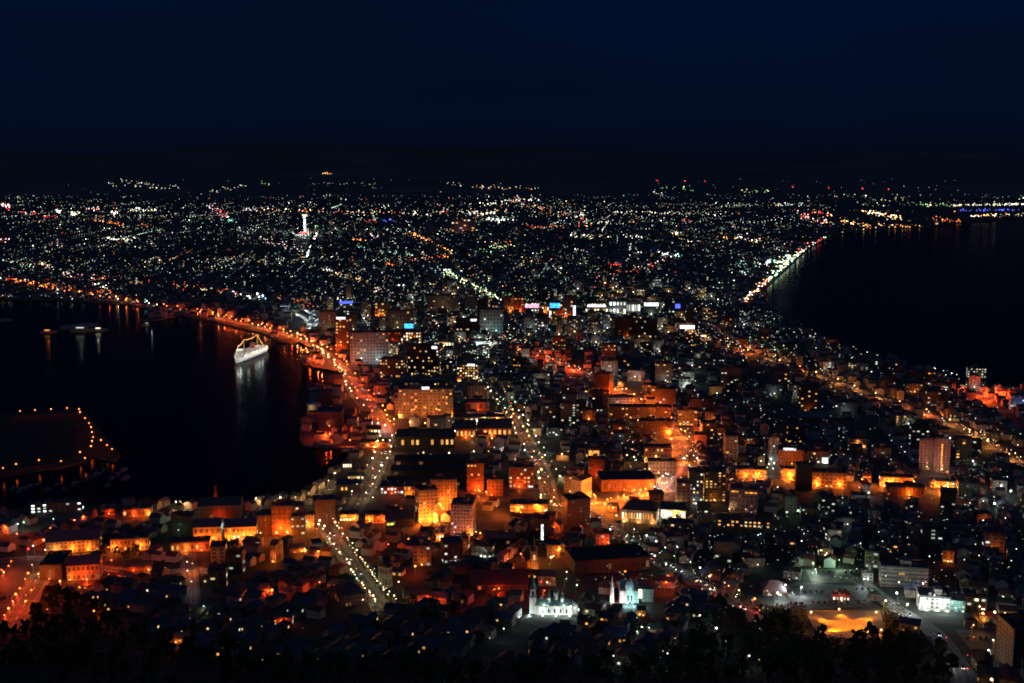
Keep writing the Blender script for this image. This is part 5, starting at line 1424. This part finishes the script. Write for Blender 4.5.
while n < 270 and tries < 12000:
    tries += 1
    px, py = rnd.uniform(-20, 1040), rnd.uniform(588, 690)
    if not in_forest(px, py) or (798 < px < 896 and 606 < py < 648):
        continue
    g = G(px, py)
    if road_fast(g.x, g.y, 3) or blocked_fast(g.x, g.y, 0) or any((a - g.x) ** 2 + (b_ - g.y) ** 2 < 30 for a, b_ in spots):
        continue
    spots.append((g.x, g.y))
    tree(g.x, g.y, rnd.randrange(4), rnd.uniform(.9, 1.35), 'dark leafy tree in the unlit wood along the foot of the mountain', 'trees of the dark wood at the mountain foot')
    n += 1
ub = MB()
n = 0
while n < 21000:
    px, py = (rnd.uniform(-30, 1000), rnd.uniform(586, 720)) if n % 3 else (rnd.choice([rnd.uniform(735, 808), rnd.uniform(882, 912), rnd.uniform(800, 890)]), rnd.uniform(604, 660))
    if not in_forest(px, py) and not (775 < px < 806 and 606 < py < 642) and not (884 < px < 908 and 606 < py < 645) and not (800 < px < 890 and 638 < py < 648):
        continue
    g = G(px, py)
    if 808 + (py - 612) * .45 < px < 880 + (py - 612) * .3 and 612.5 < py < 637.5 or road_fast(g.x, g.y, 1.5) or blocked_fast(g.x, g.y, -3):
        continue
    n += 1
    a = Vector((rnd.gauss(0, 1), rnd.gauss(0, 1), rnd.gauss(0, .7))).normalized() * rnd.uniform(.4, .9)
    b2 = a.cross(Vector((rnd.gauss(0, 1), rnd.gauss(0, 1), rnd.gauss(0, 1)))).normalized() * rnd.uniform(.3, .7)
    p = g + Vector((0, 0, .2 + 2.4 * rnd.random() ** 2))
    ub.add([p - a, p + b2, p + a, p - b2], [(0, 1, 2, 3)])
kind(put('undergrowth', ub.mesh('undergrowth', M['leaf'])), 'stuff', 'dark scrub covering the mountain foot under the unlit trees', 'undergrowth')
n = 0
for i, s in (('avenue', 1), ('avenue', -1), ('wide', 1), ('wide', -1)):
    path, wdt = ROADS[i]
    for k, p in enumerate(path[6:-2:4]):
        d = path[min(len(path) - 1, 7 + 4 * k)] - p
        if d.length < .1:
            continue
        nn = Vector((d.y, -d.x, 0)).normalized() * s * (wdt / 2 + 5)
        x, y = p.x + nn.x, p.y + nn.y
        if blocked_fast(x, y, -2):
            continue
        ave = 'tree lined avenue' if i == 'avenue' else 'wide grey avenue'
        tree(x, y, 2, .8, f'small street tree among the lamps of the {ave}, {"left" if s > 0 else "right"} side', f'{"left" if s > 0 else "right"} street trees of the {ave}')
for (xa, xb, ya, yb, n, lab, grp) in ((455, 545, 535, 552, 9, 'dark tree in the black gap below the pale balconied hotel', 'garden trees below the hotel'), (100, 150, 545, 562, 8, 'dark tree between the orange quay warehouses', 'trees between the warehouses'),
                                      (225, 250, 540, 556, 5, 'dark tree before the warehouse with a row of lamps', 'trees before the lamp row'), (660, 690, 512, 532, 6, 'faintly green lit tree below the cream lit annexe', 'trees below the annexe'),
                                      (780, 800, 480, 505, 6, 'yellow green lit tree at the crossroads', 'trees at the crossroads'), (395, 432, 528, 545, 7, 'black tree before the bright orange apartment tower', 'trees before the orange tower'),
                                      (545, 700, 600, 650, 16, 'black garden tree around the turquoise church', 'garden trees around the churches'), (380, 520, 595, 655, 16, 'black garden tree left of the white domed church', 'garden trees left of the domed church')):
    tr_ = 0
    while n and tr_ < 300:
        tr_ += 1
        px, py = rnd.uniform(xa, xb), rnd.uniform(ya, yb)
        g = G(px, py)
        if (522 < px < 588 and 600 < py < 642) or (608 < px < 660 and 596 < py < 624) or road_fast(g.x, g.y, 2) or blocked_fast(g.x, g.y, -3):
            continue
        n -= 1
        tree(g.x, g.y, rnd.randrange(4), rnd.uniform(.7, 1.0), lab, grp)

# low flood masts raking across the paved square
for i, (px, py, lab, tx, ty) in enumerate(((811, 617, 'amber flood lamp at the far left corner of the orange paved square', 870, 634), (876, 617, 'amber flood lamp at the far right corner of the orange paved square', 822, 632),
                              (824, 633, 'amber flood lamp at the near left corner of the orange paved square', 840, 630), (881, 635, 'amber flood lamp at the near right corner of the orange paved square', 850, 626),
                              (839, 614, 'amber flood lamp at the middle of the far edge of the orange paved square', 842, 618))):
    g, q = G(px, py), G(tx, ty)
    t = empty('flood_lamp', lab, 'flood lamp', g)
    put('post', MB().cyl(0, 0, -.5, 3.2, .12, .1, 8).mesh('post', M['pole']), t)
    put('lamp_head', MB().octa(0, 0, 3.4, .75).mesh('lamp_head', M['lamp_amber']), t)
    l = bpy.data.lights.new('lamp_light', 'SPOT')
    l.energy, l.color, l.spot_size, l.spot_blend, l.shadow_soft_size = 140000 if i != 4 else 30000, (1.0, .25, .008), R(56), 1.0, .2
    lo = put('lamp_light', l, t, (0, 0, 4.6))
    lo.rotation_euler = (Vector((q.x - g.x, q.y - g.y, q.z - g.z - 4.5))).to_track_quat('-Z', 'Y').to_euler()
    light(t, (0, 0, 4.6), 'amber', 2500, .2, (1.0, .25, .008))
for (p0, p1, lab) in (((806, 612), (880, 612), 'low stone wall along the far edge of the orange paved square'),):
    a, b_ = G(*p0), G(*p1)
    d = b_ - a
    w_ = put('stone_wall', MB().box(0, d.length, -.3, .3, -2, 1.1).box(0, d.length, -.4, .4, 1.102, 1.25).mesh('stone_wall', M['quay']), None, a, math.atan2(d.y, d.x))
    tag(w_, lab, 'wall')

# ------------------------------------------------------------------ cars
def car_meshes(l, h):
    b = MB().box(-l / 2, l / 2, -.85, .85, .35, .85)
    c = MB().add([(-l * .36, -.78, .852), (l * .22, -.78, .852), (l * .22, .78, .852), (-l * .36, .78, .852), (-l * .28, -.66, h), (l * .08, -.66, h), (l * .08, .66, h), (-l * .28, .66, h)],
                 [(0, 1, 5, 4), (1, 2, 6, 5), (2, 3, 7, 6), (3, 0, 4, 7), (4, 5, 6, 7)])
    w_ = []
    for x in (-l * .3, l * .3):
        for y in (-.8, .8):
            q = MB()
            n = 10
            v = [(x + .33 * math.cos(i * 6.283 / n), y - .1, .33 + .33 * math.sin(i * 6.283 / n)) for i in range(n)] + [(x + .33 * math.cos(i * 6.283 / n), y + .1, .33 + .33 * math.sin(i * 6.283 / n)) for i in range(n)]
            q.add(v, [tuple(range(n)), tuple(range(2 * n - 1, n - 1, -1))] + [(i, i + n, (i + 1) % n + n, (i + 1) % n) for i in range(n)])
            w_.append(q.mesh('wheel', M['glass']))
    hl = [MB().box(l / 2, l / 2 + .06, y - .22, y + .22, .5, .74).mesh('headlight', M['lamp_white']) for y in (-.6, .6)]
    tl = [MB().box(-l / 2 - .06, -l / 2, y - .2, y + .2, .55, .78).mesh('tail_light', M['lamp_crimson']) for y in (-.6, .6)]
    hd = [MB().box(l / 2, l / 2 + .06, y - .22, y + .22, .5, .74).mesh('headlight', M['glass']) for y in (-.6, .6)]
    return b.mesh('body', M['metal']), c.mesh('cabin', M['glass']), w_, hl, tl, hd
CARS = [car_meshes(4.3, 1.45), car_meshes(4.6, 1.75), car_meshes(3.5, 1.6)]
CCOL = [('white', (.75, .75, .75)), ('silver', (.45, .46, .47)), ('black', (.03, .03, .03)), ('red', (.45, .04, .03)), ('blue', (.05, .08, .3)), ('grey', (.2, .2, .2))]
def car(x, y, rz, on, label, group, ci):
    k = CARS[rnd.randrange(3)]
    t = empty('car', label, 'car', (x, y, hz(x, y) + (.45 if y < 990 else .12)), rz, group)
    put('body', k[0], t, col=CCOL[ci][1])
    put('cabin', k[1], t)
    for q in k[2]:
        put('wheel', q, t)
    for q in (k[3] if on else k[5]):
        put('headlight', q, t)
    for q in (k[4] if on else []):
        put('tail_light', q, t)
    if on:
        light(t, (4.5, 0, .9), 'white', 60, .1)
k = 0
for row, (pa, pb, n, rz, nm) in enumerate((((776, 596), (868, 590), 17, 80, 'upper row of the lower grey car park'), ((785, 605), (864, 603), 15, 80, 'lower row of the lower grey car park'), ((812, 574), (862, 573), 10, 80, 'upper grey car park'),
                                           ((0, 600), (16, 598), 4, 60, 'red lit car park'), ((962, 640), (992, 640), 6, 70, 'small car park by the dark corner tower'))):
    for i in range(n):
        if rnd.random() < .22:
            continue
        g = G(pa[0] + (pb[0] - pa[0]) * i / max(1, n - 1), pa[1] + (pb[1] - pa[1]) * i / max(1, n - 1))
        if blocked(g.x, g.y, -2):
            continue
        ci = rnd.randrange(6)
        car(g.x, g.y, R(rz + rnd.uniform(-4, 4)), False, f'{CCOL[ci][0]} parked car, {ORD[i]} bay from the left, {nm}', 'cars parked in the ' + nm, ci)
for key, n, nm in (('slope', 14, 'bright slope street'), ('wide', 20, 'wide grey avenue'), ('market', 12, 'pale market street'), ('avenue', 18, 'tree lined avenue'), ('bridge', 9, 'harbour road'), ('tram', 16, 'orange tram avenue'), ('bend', 5, 'bending park road'), ('quayroad', 3, 'quay road')):
    path, wdt = ROADS[key]
    a0 = int(len(path) * .45) if key == 'bridge' else 2
    for i in range(n):
        j = a0 + int((len(path) - a0 - 4) * (i + rnd.random() * .6) / n)
        d = (path[j + 1] - path[j]).normalized()
        s = rnd.choice([-1, 1])
        p = path[j] + Vector((d.y, -d.x, 0)) * s * wdt * .23
        ci = rnd.randrange(6)
        car(p.x, p.y, math.atan2(d.y, d.x) + (math.pi if s > 0 else 0), True, f'{CCOL[ci][0]} car with its lights on, {ORD[i]} along the {nm}', 'cars driving on the ' + nm, ci)

# ------------------------------------------------------------------ the far lights
PAL = [((1, .95, .8), 26), ((.75, 1, .75), 28), ((.5, 1, .6), 14), ((.5, 1, .9), 7), ((1, .65, .25), 13), ((1, .3, .08), 8), ((1, .06, .05), 4), ((1, .85, .5), 12), ((.3, .5, 1), 1)]
PALL = [c for c, n in PAL for _ in range(n)]
NAMED = {'w': (1, .97, .88), 'y': (1, .85, .45), 'a': (1, .6, .2), 'o': (1, .3, .06), 'r': (1, .05, .05), 'g': (.45, 1, .35), 't': (.4, 1, .8), 'p': (1, .55, .6), 'b': (.1, .15, 1), 'd': (1, .16, .03), 'c': (.2, .6, 1)}
def dot(px, py, col, s, size=1.0, dz=None):
    dz = rnd.uniform(5, 10) if dz is None else dz
    g = G(px, py, dz)
    if not on_land(g.x, g.y) and g.y < 14000:
        return
    d = math.hypot(g.x, g.y)
    glow(g.x, g.y, g.z + dz, min(d * .00036, .3 + .00032 * d) * size, col, s * 1.35)
def cluster(x0, y0, x1, y1, n, cols, s, spread=1.0, size=1.0):
    for i in range(n):
        q = rnd.random()
        dot(x0 + (x1 - x0) * q + rnd.gauss(0, spread * .6), y0 + (y1 - y0) * q + rnd.gauss(0, spread), NAMED[rnd.choice(cols)], s * rnd.lognormvariate(0, .6), size * rnd.uniform(.7, 1.3))
exec_clusters = """
0 203 10 207 16 pwr 2.5 1.5 1.3|20 212 40 214 14 pr 1.2|55 210 61 211 9 w 2.5 1 1.3|71 213 79 213 12 wy 3 1 1.4|85 210 100 208 14 rw 1.5|110 212 118 213 12 wrp 2.5 1 1.2|130 210 160 210 24 yw 1.6|136 209 140 210 5 w 3|207 205 228 217 26 pwr 1.8 1.5|228 218 238 224 12 t 1.3|240 209 256 209 12 w 1.6
95 219 126 226 30 oda 1.3|137 225 151 226 14 od 1.1|44 216 60 218 14 r 1|60 232 72 234 12 r 1.3|0 239 11 241 12 pr 1.8 1.5|36 242 60 244 20 wp 1 2|106 238 135 240 30 wy 1.9 1.2 1.2|240 231 256 230 12 w 1.2|0 260 35 267 26 wta 1.5 1.5|38 262 72 276 44 yawp 1.8 1.5|75 275 126 279 38 rwpo 1.5 1.2|5 279 30 283 26 rd 1.8 1
30 284 112 292 60 od 1 1.5|95 284 108 288 12 wy 2.4 1.2 1.3|130 280 230 291 60 ord 1.3 1.8|195 290 209 290 14 y 2.2 .8|218 294 224 294 6 a 2 1|232 292 241 294 12 pwr 2 1.5|247 296 254 297 8 w 3 1 1.5|0 296 20 297 16 a 1.2|45 303 50 304 5 w 2.6 .6 1.4|145 300 150 304 8 wt 1.6|105 184 180 187 34 yw .8 1.5 1|120 181 150 184 16 yw .7
210 192 246 185 20 yw .8|260 181 270 185 8 g .6|310 183 388 184 20 y .4|322 173 333 174 12 oa 1.6 .5 1.2|445 183 462 185 10 y .6|472 187 535 188 34 rayw .9 1|256 210 400 212 70 raywo 1.6 1|400 213 512 210 50 yawr 1.4 1.5|480 204 540 199 34 yw 1.6 1.2 1.2|460 213 496 213 26 wy 2 1.2 1.3|486 219 514 220 22 w 2.6 1 1.4
363 221 376 221 8 r 1.6|380 220 395 221 10 b 1.2|314 226 323 226 8 g 1.4|350 240 362 240 14 o 2 .8 1.2|366 232 380 236 14 wp 1.8 2|385 230 406 233 18 pwa 1.2 2|410 232 430 240 30 oar 2.4 .7|430 240 452 252 34 oa 2.4 .7|385 264 400 262 10 od 1.8|405 260 447 256 26 odr 1.6 1|470 249 492 250 20 g 1.6 1|486 248 514 246 22 yg 1.8 1|495 243 512 243 14 od 1.6 1
350 245 430 258 36 gt 1|330 272 362 279 40 yawo 1.9 1.5|310 266 335 272 22 yw 1.2|256 238 300 252 46 wpy 1.2 2.5|306 258 310 246 16 wt 2.2 1 1.2|310 247 318 231 26 wyp 2.2 1 1.1|443 269 462 271 20 w 2.4 .8 1.2|446 271 504 300 60 gy 2.2 .6|440 271 498 299 56 ygw 2.4 .6|398 285 404 286 5 w 3 .5|280 298 316 304 30 od 1.4 1.5|256 294 268 299 12 wc 2.6 1 1.4
337 297 340 300 5 w 2.5|652 192 666 194 12 wg 1|660 188 700 190 12 g .8|740 190 768 192 18 yg .8|512 200 592 222 90 yawr 1.2 3|578 213 584 214 7 w 2.4 1 1.3|610 212 720 214 46 yw 1.3 1|682 220 692 222 8 rp 1.6|512 227 592 225 44 rad 1.4 1|598 222 612 222 8 yw 1.6|570 235 612 237 36 yw 1.6 1 1.1|626 236 642 237 10 w 1.4|672 233 678 233 5 a 3 .6 1.7|682 242 706 242 10 yaw 2.2 1 1.4
722 237 736 239 20 oa 2.2 .9|735 237 762 241 30 wpy 2.4 1 1.2|576 249 588 251 10 w 1.4|628 253 642 254 14 w 2 .8 1.1|662 254 680 256 22 wt 2.4 .9 1.2|625 273 668 259 44 rwo 1.8 1|608 264 621 265 12 r 1.8 .8|596 280 608 283 12 r 1.8|595 289 606 296 10 r 1.5|684 283 692 291 9 wr 2 2|742 302 770 278 90 wrya 2.6 1.5 1.1|768 278 800 253 110 wytg 3 2.2 1.2|760 266 790 256 70 wyt 3 2 1.4|800 252 830 238 70 wyr 2.6 1.5 1.1|800 215 832 224 44 rpaw 2 2|828 238 850 232 24 wya 2|850 231 880 228 24 yoa 1.6|700 335 760 350 20 ao 1.6 1.5|940 412 1024 462 40 ao 1.8 2|955 386 1012 392 30 od 2 2
735 280 758 258 40 tw .9 3|720 285 745 262 34 tg .8 3|768 204 792 204 14 yw 1|808 210 832 216 16 ra 1.4|862 211 902 218 60 aywo 2.4 1.2 1.1|840 221 872 226 34 oa 1.8|878 225 932 227 54 oady 2 1|918 229 924 230 6 o 2.4 .6 1.4|908 203 962 206 30 yg 1|880 200 912 198 14 y .7|954 205 1024 204 74 yw 1.9 .5 1|958 210 1028 210 60 b 1.1 .5|970 216 996 215 30 oaw 2 .8 1.2|930 218 962 222 28 od 1.3|1000 215 1026 214 16 y .7|968 226 972 228 6 d 1.5
775 276 786 284 10 yw 1.6 1 1.1|500 293 530 300 14 g 1|535 318 550 330 16 wpc 2|520 318 540 330 18 wc 1.4 2|586 315 612 320 20 wa 1.6 2|470 352 500 362 20 gy 1.2 2|500 335 520 345 16 tgr 1.4 2|515 345 522 352 8 od 2|430 318 470 345 34 aywr 1.6 3|440 348 454 358 14 aop 2 2|610 312 660 325 26 wya 1.4 3|660 322 700 335 20 ao 1.5 2|655 180 658 181 2 r 2 .3|683 181 686 181 2 r 2 .3|704 181 706 181 2 r 2 .3
792 187 793 187 2 r 1.6 .3 1.2|828 188 829 188 2 r 1.2 .3 1.2|862 188 863 189 2 r 1.6 .3 1.2|888 189 889 189 2 r 1.2 .3 1.2|680 374 690 382 8 w 2|760 345 800 352 20 yg .9 3|800 330 840 350 30 yw .9 3|830 345 880 356 20 y 1 2|930 365 960 374 14 w 1.2 2|925 383 948 390 16 wpr 1.3 2|0 310 12 322 6 od 1.2|75 322 92 324 16 wc 2 .8 1.2|62 326 75 326 6 od 1.2|138 319 156 319 18 od 1.6 .5|268 341 282 337 10 ya 1.8 .8
"""
for row in exec_clusters.replace('\n', '|').split('|'):
    q = row.split()
    if len(q) < 7:
        continue
    cluster(*[float(v) for v in q[:4]], int(q[4]), q[5], float(q[6]), float(q[7]) if len(q) > 7 else 1.0, float(q[8]) if len(q) > 8 else 1.0)

for key, n_, cols in (('avenue', 70, 'wyagr'), ('market', 34, 'yaw'), ('slope', 40, 'ygaw'), ('wide', 60, 'wgyr'), ('tram', 90, 'oawy'), ('east', 110, 'aoyw'), ('crossbar', 60, 'oay'), ('bridge', 70, 'odwy'), ('canal', 24, 'aw'), ('straight', 50, 'gyw'), ('bend', 12, 'wr')):
    path, wdt = ROADS[key]
    for _ in range(n_):
        p = path[rnd.randrange(len(path))]
        if p.y > 6000:
            continue
        d = math.hypot(p.x, p.y)
        glow(p.x + rnd.uniform(-1, 1) * wdt * 1.0, p.y + rnd.uniform(-1, 1) * wdt * 1.0, hz(p.x, p.y) + rnd.uniform(1, 6), (.15 + .0003 * d) * rnd.uniform(.5, 1), NAMED[rnd.choice(cols)], rnd.lognormvariate(.6, .8))

from mathutils import noise as mnoise
def dim_district(g):
    return mnoise.noise(Vector((g.x / 420.0, g.y / 900.0, 3.7))) + .5 * mnoise.noise(Vector((g.x / 150.0, g.y / 300.0, 9.1)))

def scatter(x0, x1, y0, y1, n, s, cols=None, spr=.9):
    k = 0
    while k < n:
        px, py = rnd.uniform(x0, x1), rnd.uniform(y0, y1)
        k += 1
        dd = dim_district(G(px, py))
        if dd < -.05 and rnd.random() < .7:
            continue
        if dd > .25 and rnd.random() < .5:
            dot(px + rnd.gauss(0, 3), py + rnd.gauss(0, 1), rnd.choice(PALL), s * 1.3 * rnd.lognormvariate(0, spr + .2), rnd.choice([.4, .5, .6, .7, .95]))
        dot(px, py, NAMED[rnd.choice(cols)] if cols else rnd.choice(PALL), s * rnd.lognormvariate(.05, spr + .15), rnd.choice([.4, .5, .6, .7, .95]))
def street_line(px, py, ang, length, stp, col, s_):
    g0 = G(px, py)
    dx, dy = math.sin(ang), math.cos(ang)
    for k in range(int(length / stp)):
        x, y = g0.x + dx * k * stp + rnd.uniform(-3, 3), g0.y + dy * k * stp + rnd.uniform(-6, 6)
        if rnd.random() < .25 or y > 20000 or not on_land(x, y):
            continue
        d = math.hypot(x, y)
        glow(x, y, hz(x, y) + 8, (.3 + .00032 * d) * rnd.uniform(.5, .85), col, s_ * rnd.lognormvariate(0, .5))
LINEC = [(.75, 1, .75), (.6, 1, .7), (.5, 1, .85), (1, .95, .8), (1, .9, .6), (1, .6, .22), (1, .3, .06)]
for n_, (xa, xb), (ya, yb), ln, st_ in ((120, (-10, 830), (205, 240), (400, 1400), 70), (170, (-10, 800), (235, 300), (250, 900), 45), (90, (300, 780), (295, 350), (150, 500), 34), (110, (420, 1000), (345, 480), (90, 320), 26), (34, (560, 1000), (480, 590), (60, 160), 22)):
    for _ in range(n_):
        px, py = rnd.uniform(xa, xb), rnd.uniform(ya, yb)
        dist = 310 * 1190 / (py - 172)
        base = R(6) if dist < 2200 else R(-4) if px < 450 else R(28) if px > 650 else R(8)
        street_line(px, py, base + rnd.choice([0, 0, R(90)]) + R(rnd.uniform(-4, 4)), rnd.uniform(*ln), st_ * rnd.uniform(.8, 1.3), rnd.choice(LINEC[:5] if rnd.random() < .75 else LINEC), rnd.choice([.3, .4, .5, .6, 1.0, 2.2]))
scatter(-10, 1034, 194, 206, 945, .34)
scatter(-10, 830, 203, 230, 2295, .42)
scatter(-10, 820, 228, 262, 2835, .38)
scatter(-10, 800, 258, 300, 2835, .36)
scatter(300, 780, 296, 345, 1755, .40)
scatter(380, 840, 340, 400, 900, .40)
scatter(560, 1024, 360, 480, 1150, .42)
scatter(480, 700, 400, 470, 240, .42)
scatter(600, 1024, 480, 600, 520, .45)
scatter(100, 560, 520, 660, 130, .4)
scatter(100, 200, 540, 600, 30, .4)
scatter(560, 760, 570, 660, 70, .4)
scatter(60, 540, 178, 196, 70, .2)
scatter(640, 960, 178, 198, 70, .2)

gv, gf, gc = [], [], []
for x, y, z, r, c in FARGLOW:
    o = len(gv)
    gv += [(x + r, y, z), (x - r, y, z), (x, y + r, z), (x, y - r, z), (x, y, z + r), (x, y, z - r)]
    gf += [tuple(i + o for i in f) for f in ((0, 2, 4), (2, 1, 4), (1, 3, 4), (3, 0, 4), (2, 0, 5), (1, 2, 5), (3, 1, 5), (0, 3, 5))]
    gc += [(*c, 1)] * 8
me = bpy.data.meshes.new('city_lights')
me.from_pydata(gv, [], gf)
at = me.attributes.new('glow', 'FLOAT_COLOR', 'FACE')
at.data.foreach_set('color', [q for c in gc for q in c])
me.materials.append(M['glow'])
me.update()
kind(put('city_lights', me), 'stuff', 'thousands of tiny white, greenish, amber and red lights strewn over the far plain', 'city lights')
